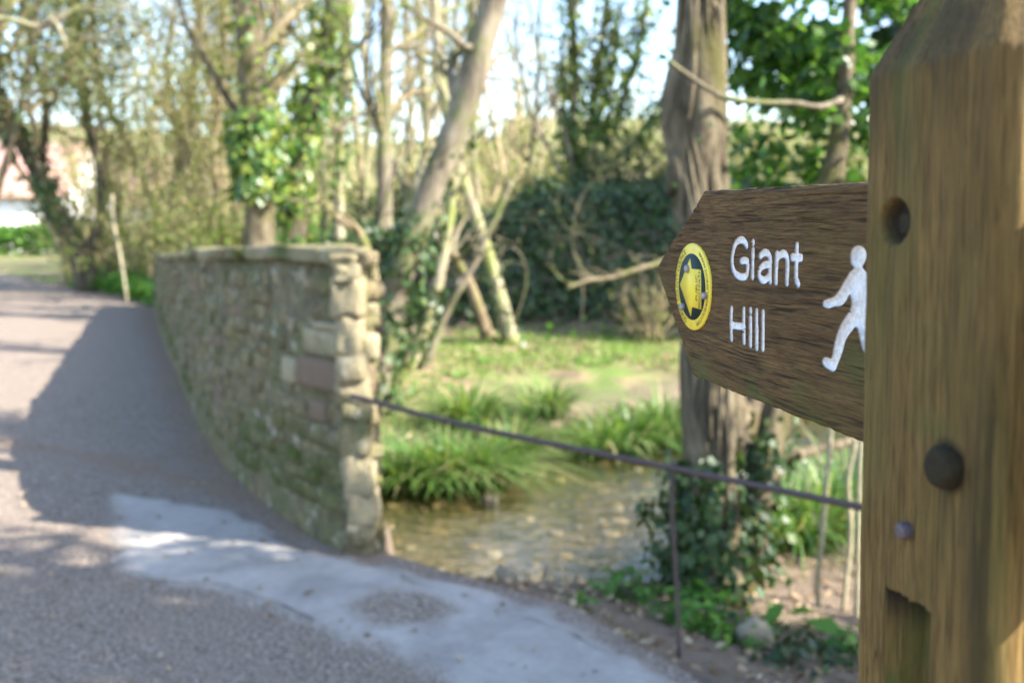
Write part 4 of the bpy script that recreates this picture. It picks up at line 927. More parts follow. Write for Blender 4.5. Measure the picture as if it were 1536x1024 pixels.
for i, (pp, D, r0, lab) in enumerate([([(660, 440), (662, 300), (668, 180), (664, 80), (656, -20), (650, -200)], 20.5, .075, 'slim pale trunk rising straight behind the bend of the thick leaning trunk'), ([(618, 440), (612, 300), (616, 180), (612, 60), (604, -60), (600, -220)], 23, .08, 'slim pale trunk just right of the straight grey trunk'),
    ([(548, 440), (545, 320), (552, 200), (546, 90), (552, -20), (556, -200)], 24, .075, 'thin pale trunk in the sky gap left of the straight grey trunk'), ([(640, 440), (648, 330), (640, 220), (650, 120), (668, 20), (676, -140)], 25, .08, 'far slim trunk with a slight double bend among the pale trunks'),
    ([(712, 400), (716, 300), (710, 200), (722, 110), (718, 0), (726, -160)], 24, .085, 'leafy greenish trunk seen right of the thick leaning trunk'), ([(690, 420), (700, 300), (690, 170), (684, 60), (690, -120)], 26, .07, 'far slim trunk half hidden by the thick leaning trunk'), ([(482, 440), (486, 300), (480, 170), (470, 50), (462, -120)], 22, .09, 'slim mossy trunk touching the right side of the ivy hung trunk')]):
    wall_tree(lab, pp, D, r0, r0 * .7, 140 + i, ['bark_pale', 'bark_moss'][i % 2], lf=('leaf_spring', 160 if i != 4 else 700, .08, .12), lv=[(6, 1.3, (.5, .9), .2, .06), (4, .7, (.4, 1.0), .22, .02), (3, .35, (.4, 1.0), .25, 0)])
# understorey shrubs: many thin stems and small leaves, each a plant of its own
def shrub(label, p, R, H, seed, leaf, nl, lsz, nst=26, bark='twig_tan', cat='shrub', name='shrub', group=None, curl=.2, droop=.0, r0=.014, sub=3, spread=.06):
    r = np.random.default_rng(seed); p = on_ground(p, -.04); root = empty(name, tuple(p), label, cat, group); g = Geo(); fine = []
    for i in range(nst):
        a = r.uniform(0, 2 * math.pi); e = r.uniform(.25, 1.0); d = unit(np.array([math.cos(a) * R * e, math.sin(a) * R * e, H * r.uniform(.7, 1.1)]))
        b = p + np.array([math.cos(a), math.sin(a), 0]) * R * .35 * r.random(); L = H * r.uniform(.6, 1.1)
        s = limb(r, b, d, L, r0 * r.uniform(.6, 1.2), 7, curl, .04 - droop); g.tube(s[0], s[1], 4); fine.append(s)
        for j in range(sub):
            k = r.integers(2, 7); q = limb(r, s[0][k], side_dir(r, unit(s[0][k] - s[0][k - 1]), r.uniform(.4, 1.0)), L * r.uniform(.25, .5), s[1][k] * .7, 4, curl * 1.2, -droop); g.tube(q[0], q[1], 3); fine.append(q)
    g.obj('stems', M['bark_grey' if 'leafless' in label else bark], root)
    if nl:
        P, D = along_pts(r, fine, nl); gl = Geo(); leaves(gl, P + spread * r.normal(size=P.shape), r.normal(size=P.shape) + np.array([0, 0, .6]), lsz, r, .6); gl.obj('foliage', M[leaf], root)
    return root
for i, (px, D, R, H, lf, nl, lab) in enumerate([
    (176, 24.5, 1.0, 2.8, 'leaf_olive', 900, 'pale straw coloured thicket of stems at the verge left of the wall'),
    (228, 23.5, .8, 2.4, 'leaf_spring', 1100, 'low leafy thicket just left of the wall end by the verge'),
    (255, 22, 1.1, 2.9, 'leaf_olive', 1200, 'tall tan thicket rising over the far end of the wall'),
    (300, 21, 1.2, 2.3, 'leaf_spring', 1300, 'green thicket behind the far end of the wall'),
    (345, 22, 1.0, 2.2, 'leaf_olive', 800, 'brown thicket at the foot of the stout mossy trunk'),
    (412, 23, 1.0, 2.4, 'leaf_weed', 1400, 'fresh green bush between the stout trunk and the dark ivy trunk'),
    (475, 22, 1.0, 2.0, 'leaf_weed', 1400, 'fresh green bush right of the dark ivy trunk'),
    (540, 24, 1.2, 1.8, 'leaf_ivy', 1400, 'dark green bush under the sky gap behind the wall'),
    (620, 22, 1.3, 1.7, 'leaf_ivy', 1500, 'dark bush behind the pale slim stems'),
    (690, 23, 1.2, 1.8, 'leaf_olive', 900, 'brownish bush at the left end of the ivy bank'),
    (130, 30, 1.6, 3.4, 'leaf_olive', 1500, 'tan thicket behind the leaning old tree'),
    (800, 19.4, .9, 1.1, 'leaf_olive', 300, 'brown scrub on top of the bank below the dark slender tree'),
    (975, 14.6, .7, 1.2, 'leaf_olive', 120, 'dry straw coloured tuft of stems beside the tip of the finger board'),
    (925, 19.6, 1.0, 1.2, 'leaf_ivy', 900, 'dark bush on top of the bank under the many stemmed ivy tree'),
    (1000, 18.6, 1.1, 1.5, 'leaf_olive', 700, 'tangled bush on the bank beside the ridged trunk'),
    (205, 34, 1.8, 4.4, 'leaf_olive', 1500, 'tall far thicket under the blue sky gap')]):
    shrub(lab, at(px, 430, D), R, H, 200 + i, lf, nl, .11, 11 if 'leafless' in lab else 30, group='understorey shrubs', r0=.018)
# dead pale stake like stem in the thicket
g = Geo(); g.tube(catmull([on_ground(at(192, 440, 20.2)), at(180, 380, 20.2), at(170, 330, 20.2), at(168, 292, 20.2)], 20), np.linspace(.028, .032, 20), 7, .3, 4)
st0 = empty('dead_stem', on_ground(at(192, 440, 20.2)), 'bleached broken stem standing in the thicket left of the wall', 'dead stem'); g.obj('stem', M['twig_straw'], st0, True)

# ------------------------------------------------------------------ ivy bank and the trees on it
def ground_pts(r, n, box, test):
    P = np.c_[r.uniform(box[0], box[1], n), r.uniform(box[2], box[3], n)]; z = terrain(P[:, 0], P[:, 1]); P = np.c_[P, z]; return P[test(P)]
r = np.random.default_rng(77)
def on_mound(P): return (sstep(-4.6, -3.4, P[:, 0]) * sstep(15.0, 16.4, P[:, 1] + .10 * P[:, 0]) > .45) & (fbm(N2, P[:, 0] * .9, P[:, 1] * .9 + 4) + .5 > .26)
P = ground_pts(r, 62000, (-5, 12, 14.2, 21), on_mound); P[:, 2] += r.random(len(P)) * .28 * (.3 + N1(P[:, 0] * 2, P[:, 1] * 2) * 1.4)
g = Geo(); leaves(g, P, r.normal(size=P.shape) * .55 + np.array([0, -.55, .6]), .11, r, .85); tag(g.obj('ivy_carpet', M['leaf_ivy']), 'dark ivy carpet over the bank beyond the stream', 'ivy', kind='stuff')
def bank_tree(label, pix, D, r0, r1, seed, lf, bark='bark_grey', extra=(), lv=TW, ivy=(), name='bank_tree', t0=.3, ivl='leaf_ivy'):
    st = px_stem(D, pix); st[0] = on_ground(st[0], -.1); ex = [(px_stem(D, e[0]), e[1], e[2]) for e in extra]
    return plant_tree(name, label, 'tree', 'trees on the ivy bank', [(st, r0, r1)] + ex, bark, lv, lf, seed, t0, None, 8, ivy, ivl)
bank_tree('many stemmed ivy grown tree fanning out on top of the bank', [(868, 330), (862, 260), (860, 180), (862, 90), (856, -10), (850, -120)], 20.5, .13, .06, 81, ('leaf_yew', 1500, .12, .16), 'bark_dark',
          extra=[([(872, 300), (884, 220), (892, 140), (906, 40), (915, -80)], .10, .05), ([(880, 290), (908, 220), (934, 150), (960, 60), (975, -40)], .09, .04), ([(866, 280), (890, 210), (915, 110), (930, 10)], .08, .04), ([(885, 285), (930, 235), (970, 190), (1000, 130)], .07, .03), ([(864, 300), (850, 230), (846, 150), (842, 60)], .06, .03)],
          lv=[(7, 1.2, (.3, .8), .2, .04), (4, .7, (.4, 1), .25, .02), (3, .4, (.4, 1.0), .3, 0)], ivy=[(0, .15, .9, 420, .22, .13), (1, .1, .9, 420, .22, .13), (2, .1, .9, 420, .22, .13), (3, .1, .9, 380, .22, .13), (4, .1, .9, 300, .22, .13), (5, .1, .9, 260, .2, .13)], ivl='leaf_ivy_bright')
bank_tree('bare dark slender tree alone against the pale sky', [(786, 340), (792, 280), (799, 215), (806, 150), (808, 60), (812, -60)], 24, .085, .03, 82, None, 'bark_dark', lv=[(9, 1.5, (.35, .8), .18, .05), (5, .8, (.4, .9), .22, .03), (4, .45, (.4, 1), .25, 0)], t0=.2)
bank_tree('thin bare tree leaning left beside the many stemmed ivy tree', [(858, 320), (842, 270), (822, 220), (800, 180), (786, 130), (776, 70), (772, 0)], 19.6, .06, .025, 83, None, 'bark_grey', lv=[(7, 1.1, (.35, .9), .2, .03), (5, .6, (.4, 1), .25, 0)])
bank_tree('bare thin tree with straight stem between the leaning trunk and the dark slender tree', [(862, 300), (856, 240), (838, 170), (818, 110), (800, 50), (790, -30)], 20, .05, .02, 84, None, 'bark_grey', lv=[(7, 1.1, (.35, .9), .2, .03), (5, .6, (.4, 1), .25, 0)])
# drooping, curled bare branches before the bank
for i, (pp, D, lab) in enumerate([
    ([(868, 500), (874, 430), (858, 360), (868, 305), (892, 272), (925, 262)], 15.0, 'curled bare bush with a hooked branch before the bank'),
    ([(985, 480), (962, 400), (930, 372), (880, 352), (846, 338), (836, 300), (850, 270)], 15.3, 'arching pale bare bush at the right of the bank'),
    ([(760, 490), (790, 420), (772, 372), (735, 384), (700, 400)], 14.6, 'low bare bush with upcurved twigs beside the leaning stems')]):
    st = px_stem(D, pp); st[0] = on_ground(st[0])
    plant_tree('bare_bush', lab, 'bush', 'bare bushes before the ivy bank', [(st, .014, .006)], 'bark_grey', [(7, .7, (.5, 1.3), .33, -.02), (4, .4, (.5, 1.2), .36, -.02)], ('leaf_olive', 40, .05, .05), 300 + i, .1, None, 6)
hb = [at(1010, 392, 14.0), at(985, 396, 14.0), at(955, 404, 14.0), at(920, 416, 14.0), at(885, 420, 14.0), at(850, 432, 14.0)]
g = Geo(); g.tube(catmull([on_ground(at(1085, 520, 14.2)), at(1060, 440, 14.1)] + hb, 50), np.linspace(.05, .022, 50), 6, .3, 8)
r = np.random.default_rng(8)
for k in range(9):
    q = limb(r, hb[k % 5] * .5 + hb[k % 5 + 1] * .5, (-.6, .2, r.uniform(-.3, .5)), .6, .012, 5, .3, 0); g.tube(*q, 4)
fb = empty('fallen_branch', on_ground(at(1085, 520, 14.2)), 'sunlit dead branch sticking out left before the dark bank', 'branch'); g.obj('branch', M['twig_tan'], fb, True)

# evergreens right of the picture that shade the bank, the lane and the near shore
def ever(label, p, H, r0, blobs, n, seed, leaf='leaf_ever', size=.16, gaps=.42, grp='dense evergreens on the right'):
    p = on_ground(p); root = empty('evergreen_tree', tuple(p), label, 'tree', grp); g = Geo()
    t = catmull([p, p + np.array([.1, 0, H * .4]), p + np.array([-.05, .1, H * .95])], 20); g.tube(t, np.linspace(r0, r0 * .3, 20), 9, .2, seed); g.obj('trunk', M['bark_dark'], root, True)
    leaf_mass(root, 'crown', leaf, [(p + np.array(b[:3]), b[3:]) for b in blobs], n, size, seed, gaps=gaps); return root
ever('dense evergreen on the right end of the ivy bank', (8.2, 18, 0), 7, .2, [(0, 0, 4.0, 2.3, 2.0, 2.6), (-1.2, -.6, 2.2, 1.6, 1.5, 1.6), (1, 0, 2, 2, 2, 2), (0, 0, 6.3, 1.5, 1.4, 1.5)], 9000, 401, 'leaf_ivy', .2, .36)
ever('tall broad evergreen beyond the stream, right of the bank', (9.6, 13.9, 0), 11, .26, [(0, 0, 4.2, 2.0, 1.9, 2.6), (0, .2, 7.6, 2.0, 1.9, 2.4), (.2, 0, 10.2, 1.6, 1.5, 1.8), (1.6, .4, 6, 1.8, 1.6, 2.6), (.4, 0, 1.9, 1.8, 1.6, 1.6)], 14000, 402, 'leaf_ivy', .24, .33)
ever('younger evergreen in front of the tall broad one', (6.9, 15.1, 0), 8, .18, [(0, 0, 3.4, 1.5, 1.4, 2.2), (.2, 0, 6.2, 1.5, 1.4, 2.2), (.3, 0, 1.6, 1.5, 1.3, 1.4)], 9000, 405, 'leaf_ivy', .2, .36)
ever('ivy smothered tree on the near shore, outside to the right', (4.3, 3.1, 0), 6.5, .2, [(0, -.6, 3.9, 1.5, .9, 1.5), (-.3, -1.1, 2.4, 1.1, 1.0, 1.1), (.3, -.9, 1.8, 1.4, 1.0, 1.3), (.4, -1.7, 3.0, 1.6, 1.0, 1.7), (.2, -1.6, 1.4, 1.3, .9, 1.1), (0, -1.4, 5.9, 1.5, 1.0, 1.3), (.2, -2.4, 4.6, 1.5, 1.2, 1.6)], 16500, 403, 'leaf_ivy', .13, .45)
ever('second ivy smothered tree farther out on the near shore', (7.6, 2.2, 0), 8, .24, [(0, -1.0, 5.6, 1.9, 1.2, 2.0), (-.3, -.8, 3.2, 1.5, 1.1, 1.5), (0, -2.0, 4.6, 1.7, 1.2, 2)], 7000, 404, 'leaf_ivy', .18, .46)

# ------------------------------------------------------------------ far wood, hedge and cottages
r = np.random.default_rng(90); g = Geo(); gl = Geo()
n = 520
for i in range(n):
    D = r.uniform(42, 95); x = r.uniform(-.62, .62) * D
    if -.6 < x / D < -.36 and D < 66: continue
    z = float(terrain(x, D)); H = r.uniform(2.5, 6.0) * (1.25 if x / D < -.1 else .8); a = limb(r, (x, D, z - .1), (r.normal() * .15, 0, 1), H, .07 * D / 60, 5, .12, .03, .2); g.tube(*a, 4)
    for j in range(9):
        k = r.integers(1, 5); q = limb(r, a[0][k], side_dir(r, np.array([0, 0, 1.]), r.uniform(.3, .9)), H * r.uniform(.2, .45), .03 * D / 60, 4, .25, .04); g.tube(*q, 3)
        m = 6; pp = q[0][r.integers(1, 5, m)] + r.normal(size=(m, 3)) * .25; leaves(gl, pp, r.normal(size=(m, 3)), .30, r, .6)
for i in range(150):
    D = r.uniform(26.5, 42); pxx = r.uniform(100, 790)
    if 160 < pxx < 240 or (480 < pxx and i % 4): continue
    x = (pxx - 768) / F * D; H = r.uniform(6, 11)
    a = limb(r, (x, D, float(terrain(x, D)) - .1), (r.normal() * .18, 0, 1), H, r.uniform(.05, .11), 7, .10, .03, .25); g.tube(*a, 5)
    for j in range(13):
        k = r.integers(1, 7); q = limb(r, a[0][k], side_dir(r, np.array([0, 0, 1.]), r.uniform(.4, 1.1)), H * r.uniform(.12, .28), .026, 5, .22, .03); g.tube(*q, 3)
        q2 = limb(r, q[0][2], side_dir(r, unit(q[0][3] - q[0][2]), .7), H * .12, .014, 4, .25, .02); g.tube(*q2, 3)
        m = 9 if x < -3 else 3; pp = q[0][r.integers(1, 6, m)] + r.normal(size=(m, 3)) * .22; leaves(gl, pp, r.normal(size=(m, 3)), .17, r, .6)
tag(g.obj('distant_wood', M['twig_tan']), 'far tan wood of bare trees on the rising ground', 'wood', kind='stuff')
tag(gl.obj('distant_leaves', M['leaf_olive']), 'budding olive foliage of the far wood', 'foliage', kind='stuff')
hd = empty('hedge', tuple(on_ground(np.array([-27, 51, 0]), 0)), 'trimmed bright green hedge before the white cottage', 'hedge')
g = Geo(); n = 15000; P = np.c_[r.uniform(-46, -20.5, n), 51 + r.uniform(-.7, .7, n), r.random(n)**.6 * 1.5]; P[:, 2] *= 1 + .12 * N1(P[:, 0] * .7, P[:, 1]); P[:, 1] -= .25 * N2(P[:, 0] * .9, P[:, 2] * 2)
leaves(g, P, r.normal(size=P.shape) + np.array([0, -.6, .6]), .22, r, .7); g.obj('foliage', M['leaf_weed'], hd)
g = Geo()
for k in range(30): q = limb(r, (r.uniform(-45, -21), 51, 0), (0, 0, 1), 1.2, .03, 4, .2, 0); g.tube(*q, 4)
g.obj('stems', M['bark_dark'], hd)
def cottage(label, x0, x1, y0, y1, eave, ridge, chim, seed, win=()):
    root = empty('cottage', ((x0 + x1) / 2, (y0 + y1) / 2, 0), label, 'cottage', 'cottages beyond the lane'); g = Geo(); g.box((x0, y0, -.5), (x1, y1, eave)); ym = (y0 + y1) / 2
    g.add([(x0, y0, eave), (x0, y1, eave), (x0, ym, ridge - .1), (x1, y0, eave), (x1, y1, eave), (x1, ym, ridge - .1)], [(0, 1, 2), (3, 5, 4)]); g.obj('wall', M['white_render'], root)
    g = Geo(); o = .35; th_ = .14
    dzy = (ridge - eave) / (ym - y0)
    for sgn in (1, -1):
        ya, yb = (y0 - o, ym) if sgn == 1 else (y1 + o, ym); za = eave - o * dzy
        g.add([(x0 - o, ya, za), (x1 + o, ya, za), (x1 + o, yb, ridge), (x0 - o, yb, ridge), (x0 - o, ya, za + th_), (x1 + o, ya, za + th_), (x1 + o, yb, ridge + th_), (x0 - o, yb, ridge + th_)],
              [(0, 3, 2, 1), (4, 5, 6, 7), (0, 1, 5, 4), (1, 2, 6, 5), (2, 3, 7, 6), (3, 0, 4, 7)])
    roof = g.obj('roof', M['roof_tile'], root)
    g = Geo(); g.box((chim - .4, ym - .35, ridge - .5), (chim + .4, ym + .35, ridge + 1.1)); g.box((chim - .47, ym - .42, ridge + 1.1), (chim + .47, ym + .42, ridge + 1.22)); g.obj('chimney', M['brick'], roof)
    for (wx, wz, ww, wh, kind) in win:
        g = Geo()
        if kind == 'wall':
            g.box((wx - ww / 2, y0 - .05, wz - wh / 2), (wx + ww / 2, y0 - .01, wz + wh / 2)); f = g.obj('window', M['frame_white'], root); g = Geo(); g.box((wx - ww / 2 + .08, y0 - .06, wz - wh / 2 + .08), (wx + ww / 2 - .08, y0 - .052, wz + wh / 2 - .08)); g.obj('pane', M['window_dark'], f)
        else:
            yy = y0 + (wz - eave) / dzy; g.add([(wx - ww / 2, yy - .3, wz - .3 * dzy + .2), (wx + ww / 2, yy - .3, wz - .3 * dzy + .2), (wx + ww / 2, yy + .3, wz + .3 * dzy + .2), (wx - ww / 2, yy + .3, wz + .3 * dzy + .2),
                   (wx - ww / 2, yy - .3, wz - .3 * dzy + .1), (wx + ww / 2, yy - .3, wz - .3 * dzy + .1), (wx + ww / 2, yy + .3, wz + .3 * dzy + .1), (wx - ww / 2, yy + .3, wz + .3 * dzy + .1)], [(0, 1, 2, 3), (0, 4, 5, 1), (1, 5, 6, 2), (2, 6, 7, 3), (3, 7, 4, 0)]); g.obj('roof_light', M['window_dark'], roof)
cottage('white rendered cottage with pinkish tiled roof at the end of the lane', -44, -25.0, 56, 63, 3.4, 6.3, -33, 1, [(-27.0, 4.9, .7, .7, 'roof'), (-30.5, 1.9, 1.2, 1.0, 'wall'), (-36, 1.9, 1.2, 1.0, 'wall')])
cottage('second cottage whose reddish roof shows between the twiggy trees', -29, -20.5, 64, 70, 3.2, 6.0, -23, 2, [(-24, 1.8, 1.1, 1.0, 'wall')])

# ------------------------------------------------------------------ grass, sedges and small plants
def blades(g, P, H, w, r, bend=.5, segs=2, dirs=None):
    n = len(P); a = r.uniform(0, 2 * math.pi, n); o = np.stack([np.cos(a), np.sin(a), 0 * a], 1) if dirs is None else dirs
    side_ = np.stack([-o[:, 1], o[:, 0], 0 * a], 1) + .3 * r.normal(size=(n, 3)) * np.array([1, 1, 0]); side_ /= np.linalg.norm(side_, axis=1)[:, None]; h = (H * r.uniform(.55, 1.15, n))[:, None]; be = (bend * r.uniform(.4, 1.4, n))[:, None]; rows = []
    for k in range(segs + 1):
        t = k / segs; c = P + o * h * be * t**1.8 + np.array([0, 0, 1.]) * h * (t - .55 * np.minimum(be, 1.3) * t**2.4); ww = w * (1 - t**1.6) + .0008
        rows += [c - side_ * ww, c + side_ * ww]
    V = np.stack(rows, 1); k2 = 2 * (segs + 1); f = np.vstack([np.arange(n)[:, None] * k2 + np.array([[2 * k, 2 * k + 1, 2 * k + 3, 2 * k + 2]]) for k in range(segs)]); g.add(V.reshape(-1, 3), f)
r = np.random.default_rng(55)
def grass_test(P):
    d, s_ = seg_dist(P[:, :2], STREAM); return (s_ < 0) & (d > 1.5) & (~on_mound(P)) & (seg_dist(P[:, :2], ROAD_R)[1] < 0) & (seg_dist(P[:, :2], ROAD_R)[0] > .45) & (fbm(N1, P[:, 0] * .8, P[:, 1] * .8, 3) + .5 > .40) & ((P[:, 0] - 1.2) ** 2 / 3 + (P[:, 1] - 11.6) ** 2 * 1.5 > 1)
P = ground_pts(r, 62000, (-8, 8, 8.5, 19), grass_test); g = Geo(); blades(g, P, .10, .006, r, .6, 2)
P = ground_pts(r, 9000, (-11, -5.6, 19, 27), lambda P: seg_dist(P[:, :2], ROAD_R)[1] < 0); blades(g, P, .20, .012, r, .5, 2)
tag(g.obj('grass', M['leaf_grass']), 'short spring grass on the far bank and verge', 'grass', kind='stuff')
# broad leaved ground plants in the grass (one mass) and at the verge
P = ground_pts(r, 5200, (-8, 8, 9.3, 18), lambda P: grass_test(P) & (fbm(N3, P[:, 0] * 1.3, P[:, 1] * 1.3) + .5 > .52)); P[:, 2] += r.random(len(P))**2 * .28 * sstep(.45, .75, N2(P[:, 0] * 1.7, P[:, 1] * 1.7)) + .02
g = Geo(); leaves(g, P, r.normal(size=P.shape) * .5 + np.array([0, 0, .9]), .10, r, .75)
P = ground_pts(r, 12000, (-10.5, -5.4, 18.8, 24.5), lambda P: (seg_dist(P[:, :2], ROAD_R)[1] < 0)); P[:, 2] += r.random(len(P)) * .35; leaves(g, P, r.normal(size=P.shape) * .5 + np.array([0, -.3, .8]), .12, r, .7)
P = ground_pts(r, 60000, (-11.5, -5.9, 18.6, 25.5), lambda P: (seg_dist(P[:, :2], ROAD_R)[1] < 0) & (seg_dist(P[:, :2], ROAD_R)[0] < 1.3))[:9000]; P[:, 2] += r.random(len(P)) * .42 * (.3 + N1(P[:, 0] * 2, P[:, 1] * 2)); leaves(g, P, r.normal(size=P.shape) * .5 + np.array([0, -.3, .8]), .11, r, .65)
tag(g.obj('ground_cover', M['leaf_weed']), 'low broad leaved plants among the grass', 'ground cover', kind='stuff')
def sedge(label, p, n, H, seed, w=.008, bend=.75, R=.18):
    r = np.random.default_rng(seed); p = on_ground(p, -.02); root = empty('sedge_clump', tuple(p), label, 'sedge', 'sedge clumps along the stream'); g = Geo()
    a = r.uniform(0, 2 * math.pi, n); o = np.stack([np.cos(a), np.sin(a), 0 * a], 1); q = p + o * (R * r.random(n)**.6)[:, None]; blades(g, q, H * 1.3, w, r, bend, 4, o); g.obj('blades', M['leaf_sedge'], root)
for i, (px, py, D, n, H, lab) in enumerate([
    (610, 720, 8.75, 420, .62, 'sedge clump at the water edge closest to the wall end'), (665, 712, 8.8, 520, .70, 'broad sedge clump drooping over the water, second from the wall'),
    (725, 700, 8.95, 520, .72, 'sedge clump on the point of the bank above the rail'), (770, 640, 9.7, 420, .60, 'sedge clump behind the point of the bank'), (705, 630, 10.0, 380, .60, 'upright sedge clump in the grass above the rail'),
    (820, 628, 10.5, 300, .50, 'small pale sedge clump beside the bare earth gap'), (905, 668, 10.2, 480, .66, 'dark sedge clump right of the bare earth gap'), (950, 655, 10.4, 460, .70, 'tall sedge clump below the finger board tip'),
    (995, 625, 10.9, 420, .75, 'sedge clump left of the ridged trunk'), (1010, 660, 10.6, 300, .6, 'sedge clump half hidden by the ridged trunk'), (1190, 880, 5.9, 520, .62, 'bright sedge clump right of the ivy covered trunks'),
    (1240, 870, 6.2, 520, .62, 'sedge clump behind the pale wands beside the post'), (1150, 840, 6.5, 300, .55, 'sedge clump close behind the leaning ivy trunk'), (1120, 605, 12.2, 420, .6, 'sedge clump across the stream seen between the two ivy clad trunks'), (1185, 598, 12.6, 420, .6, 'sedge clump across the stream just under the finger board'), (1255, 600, 12.8, 420, .6, 'sedge clump across the stream behind the top of the pale wands'),
    (1275, 840, 6.7, 400, .7, 'sedge clump next to the post edge near the shore')]):
    p = at(px, py, D); sedge(lab, p, int(n * .62), H * .85, 500 + i, .015 if D > 8 else .009, 1.05, .24)
# pale wands by the post
for i, (pp, D, lab) in enumerate([([(1232, 940), (1226, 880), (1232, 820), (1238, 740), (1246, 650), (1250, 560)], 4.75, 'pale bare wand, left of the three beside the post'),
                                  ([(1262, 945), (1268, 880), (1276, 800), (1272, 720), (1282, 660), (1276, 570)], 4.7, 'pale bare wand, middle of the three beside the post'),
                                  ([(1283, 950), (1286, 880), (1288, 800), (1289, 720), (1292, 650), (1290, 560)], 4.6, 'pale bare wand touching the post edge')]):
    q = px_stem(D, pp); b = on_ground(q[0], -.1); q[0] = np.array([b[0], b[1], min(b[2], q[0][2])]); q.append(q[-1] + np.array([.05, .1, .5])); root = empty('wand', tuple(q[0]), lab, 'bare shoot', 'pale wands beside the post'); g = Geo(); g.tube(catmull(q, 40), np.linspace(.014, .010, 40), 7, .15, i); r = np.random.default_rng(600 + i)
    for k in (14, 22, 30): g.tube(*limb(r, catmull(q, 40)[k], (r.normal() * .4, .3, .8), .35, .005, 4, .2, .05), 4)
    g.obj('stem', M['twig_straw'], root, True)
# small herbs on the near shore
def herb(label, p, n, R, H, size, seed, leaf='leaf_weed', aspect=.75):
    r = np.random.default_rng(seed); p = on_ground(p, 0); root = empty('herb', tuple(p), label, 'plant', 'herbs on the near shore'); g = Geo(); a = r.uniform(0, 6.283, n); rr = R * r.random(n)**.6; z = H * r.random(n)
    P = p + np.stack([rr * np.cos(a), rr * np.sin(a), z], 1); leaves(g, P, np.stack([np.cos(a) * .4, np.sin(a) * .4, 1 + 0 * a], 1) + .35 * r.normal(size=(n, 3)), size, r, aspect, .05)
    for k in range(min(n, 16)): g.tube([p + np.array([0, 0, -.03]), (p + P[k * (n // 16 or 1) % n]) / 2 + np.array([0, 0, .02]), P[k * (n // 16 or 1) % n]], .003, 4)
    g.obj('foliage', M[leaf], root)
for i, (px, py, n, R, H, sz, lab) in enumerate([(925, 905, 90, .16, .14, .055, 'low nettle like herb at the shore left of the iron upright'), (965, 885, 70, .14, .16, .05, 'small herb in the shade behind the iron upright'), (1050, 965, 170, .16, .18, .05, 'feathery bright herb right of the iron upright'),
    (1000, 945, 90, .12, .12, .045, 'pale green herb touching the iron upright'), (1095, 985, 80, .14, .10, .05, 'small herb before the ivy covered foot'), (1165, 940, 9, .12, .16, .17, 'big leaved dock right of the ivy covered foot'), (1215, 975, 60, .18, .10, .06, 'dark low herb under the pale wands'),
    (1180, 1010, 120, .22, .08, .05, 'dark glossy herb near the post at the bottom of the shore'), (870, 960, 24, .08, .05, .04, 'tiny herb at the rim of the concrete'), (1262, 960, 50, .12, .10, .06, 'leafy herb at the foot of the wands')]):
    herb(lab, gp(px, py, -.22), max(9, int(n * .65)) if n > 12 else n, R, H, sz, 700 + i, 'leaf_ivy' if 'dark' in lab else 'leaf_weed', .6 if n < 12 else .75)
M['pebble_dark'] = m_plain('wet_stone', (.06, .05, .035), .5, .4, .4, 20)
# stone and root lumps
for i, (px, py, s_, lab) in enumerate([(1130, 975, .10, 'grey pointed stone on the shore below the leaning ivy trunk'), (760, 905, .06, 'small pale stone at the shore beside the concrete'), (735, 745, .10, 'dark stone under the drooping sedge')]):
    p = on_ground(gp(px, py, -.2 if i < 2 else -.72), 0); V = rbox(3.2) * np.array([.75, .6, .8]) * s_; rr = np.random.default_rng(i); V = V * (1 + .5 * (N1(cubeV[:, 0] * 1.5 + i * 9, cubeV[:, 1] * 1.5 + cubeV[:, 2]) - .5))[:, None] + p + np.array([0, 0, s_ * .35])
    o = mesh_obj('rock', V - p, cubeF, M['pebble_dark'] if i == 2 else M['mortar'], None, True); o.location = p; tag(o, lab, 'rock', 'rocks on the shore')
# leaf litter and grit
r = np.random.default_rng(66); g = Geo()
P = ground_pts(r, 5200, (-.8, 3.6, 3.4, 7.4), lambda P: (seg_dist(P[:, :2], ROAD_R)[1] < 0) & (P[:, 2] > -.74)); P[:, 2] += .012; leaves(g, P, r.normal(size=P.shape) * .35 + np.array([0, 0, 1.]), .045, r, .6)
P = np.c_[r.uniform(-4, .9, 900), r.uniform(2.9, 9, 900)]; d, s_ = seg_dist(P, ROAD_R); P = P[(s_ > 0)]; P = np.c_[P, np.full(len(P), .035)]; leaves(g, P, r.normal(size=P.shape) * .2 + np.array([0, 0, 1.]), .03, r, .6)
P = ground_pts(r, 5200, (-5, 7, 9.0, 15.5), lambda P: (seg_dist(P[:, :2], STREAM)[1] < 0) & (P[:, 2] > -.7) & (seg_dist(P[:, :2], ROAD_R)[1] < 0) & (fbm(N2, P[:, 0] * .9 + 3, P[:, 1] * .9, 3) + .5 > .5)); P[:, 2] += .03; leaves(g, P, r.normal(size=P.shape) * .5 + np.array([0, 0, 1.]), .065, r, .6)
tag(g.obj('leaf_litter', M['leaf_dry']), 'dry brown leaf litter along the lane edge and shore', 'leaf litter', kind='stuff')
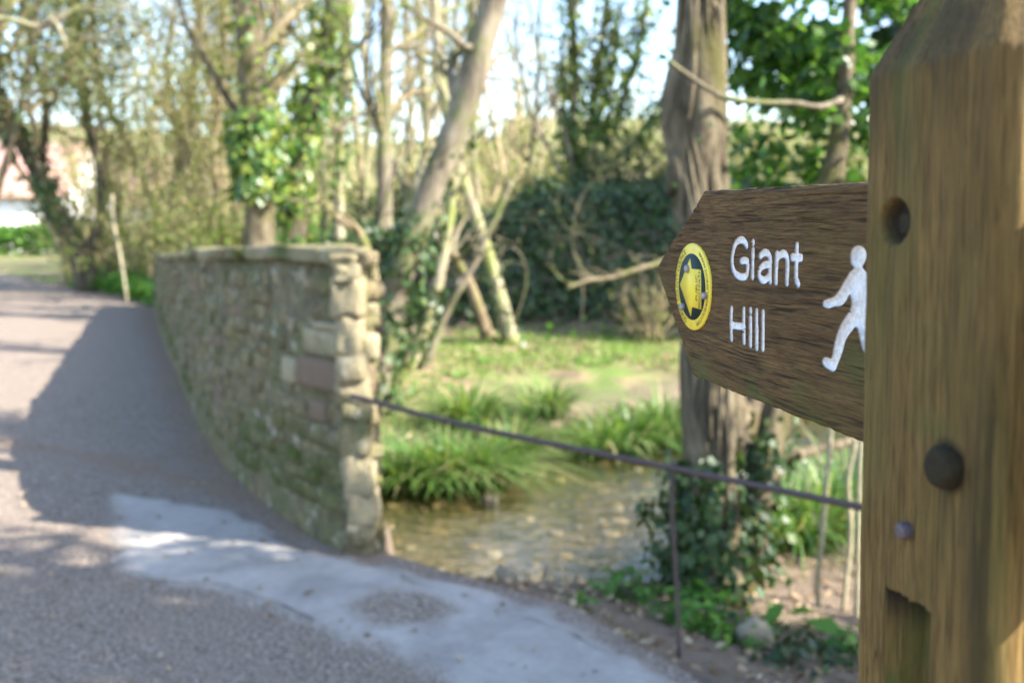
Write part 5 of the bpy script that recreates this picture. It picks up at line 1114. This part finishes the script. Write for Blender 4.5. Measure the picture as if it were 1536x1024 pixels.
g = Geo(); P = np.c_[r.uniform(-5, .9, 15000), 2.7 + 6 * r.random(15000)**1.6]; d, s_ = seg_dist(P, ROAD_R); pd = poly_sd(P, PATCH); P = P[(s_ > 0) & ((pd < -.02) | (r.random(len(P)) < .08))]
oc = np.array([(1, 0, 0), (0, 1, 0), (-1, 0, 0), (0, -1, 0), (0, 0, .8)])
sz = .003 + .010 * r.random(len(P))**2.8; rot = r.uniform(0, 6.28, len(P)); co, si = np.cos(rot), np.sin(rot)
zb = .012 + .018 * fbm(N1, P[:, 0] * .8, P[:, 1] * .8, 4) + .006 * fbm(N2, P[:, 0] * 7, P[:, 1] * 7, 3)
V = np.stack([np.stack([P[:, 0] + sz * (o[0] * co - o[1] * si * .8), P[:, 1] + sz * (o[0] * si + o[1] * co * .8), zb + sz * o[2] - .001], 1) for o in oc], 1)
g.add(V.reshape(-1, 3), np.vstack([np.arange(len(P))[:, None] * 5 + np.array([[a, (a + 1) % 4, 4]]) for a in range(4)]))
kk = NT('grit'); M['grit'] = kk.done(kk.ramp(kk.island(), [(0, (.06, .045, .038)), (.6, (.20, .165, .135)), (1, (.38, .34, .295))]), .9, .2)
tag(g.obj('gravel', M['grit']), 'loose grit and small stones on the lane', 'gravel', kind='stuff')
g = Geo(); n = 900; P = np.c_[r.uniform(-1.2, 5, n), r.uniform(6.0, 12, n)]; P = np.c_[P, terrain(P[:, 0], P[:, 1])]; P = P[(P[:, 2] < -.62)]; sz = .02 + .06 * r.random(len(P))**2.5
V = (P[:, None] + sz[:, None, None] * rbox(3)[None] * np.array([1, .8, .5]) * (.8 + .4 * r.random((len(P), 1, 3)))); g.add(V.reshape(-1, 3), (np.arange(len(P))[:, None, None] * len(cubeV) + cubeF[None]).reshape(-1, 4))
kk = NT('pebble'); M['pebble'] = kk.done(kk.ramp(kk.island(), [(0, (.08, .06, .03)), (.5, (.24, .18, .09)), (.85, (.36, .29, .17)), (1, (.5, .46, .38))]), .6, .3)
tag(g.obj('stream_pebbles', M['pebble'], None, True), 'brown flints and pebbles on the stream bed', 'pebbles', kind='stuff')
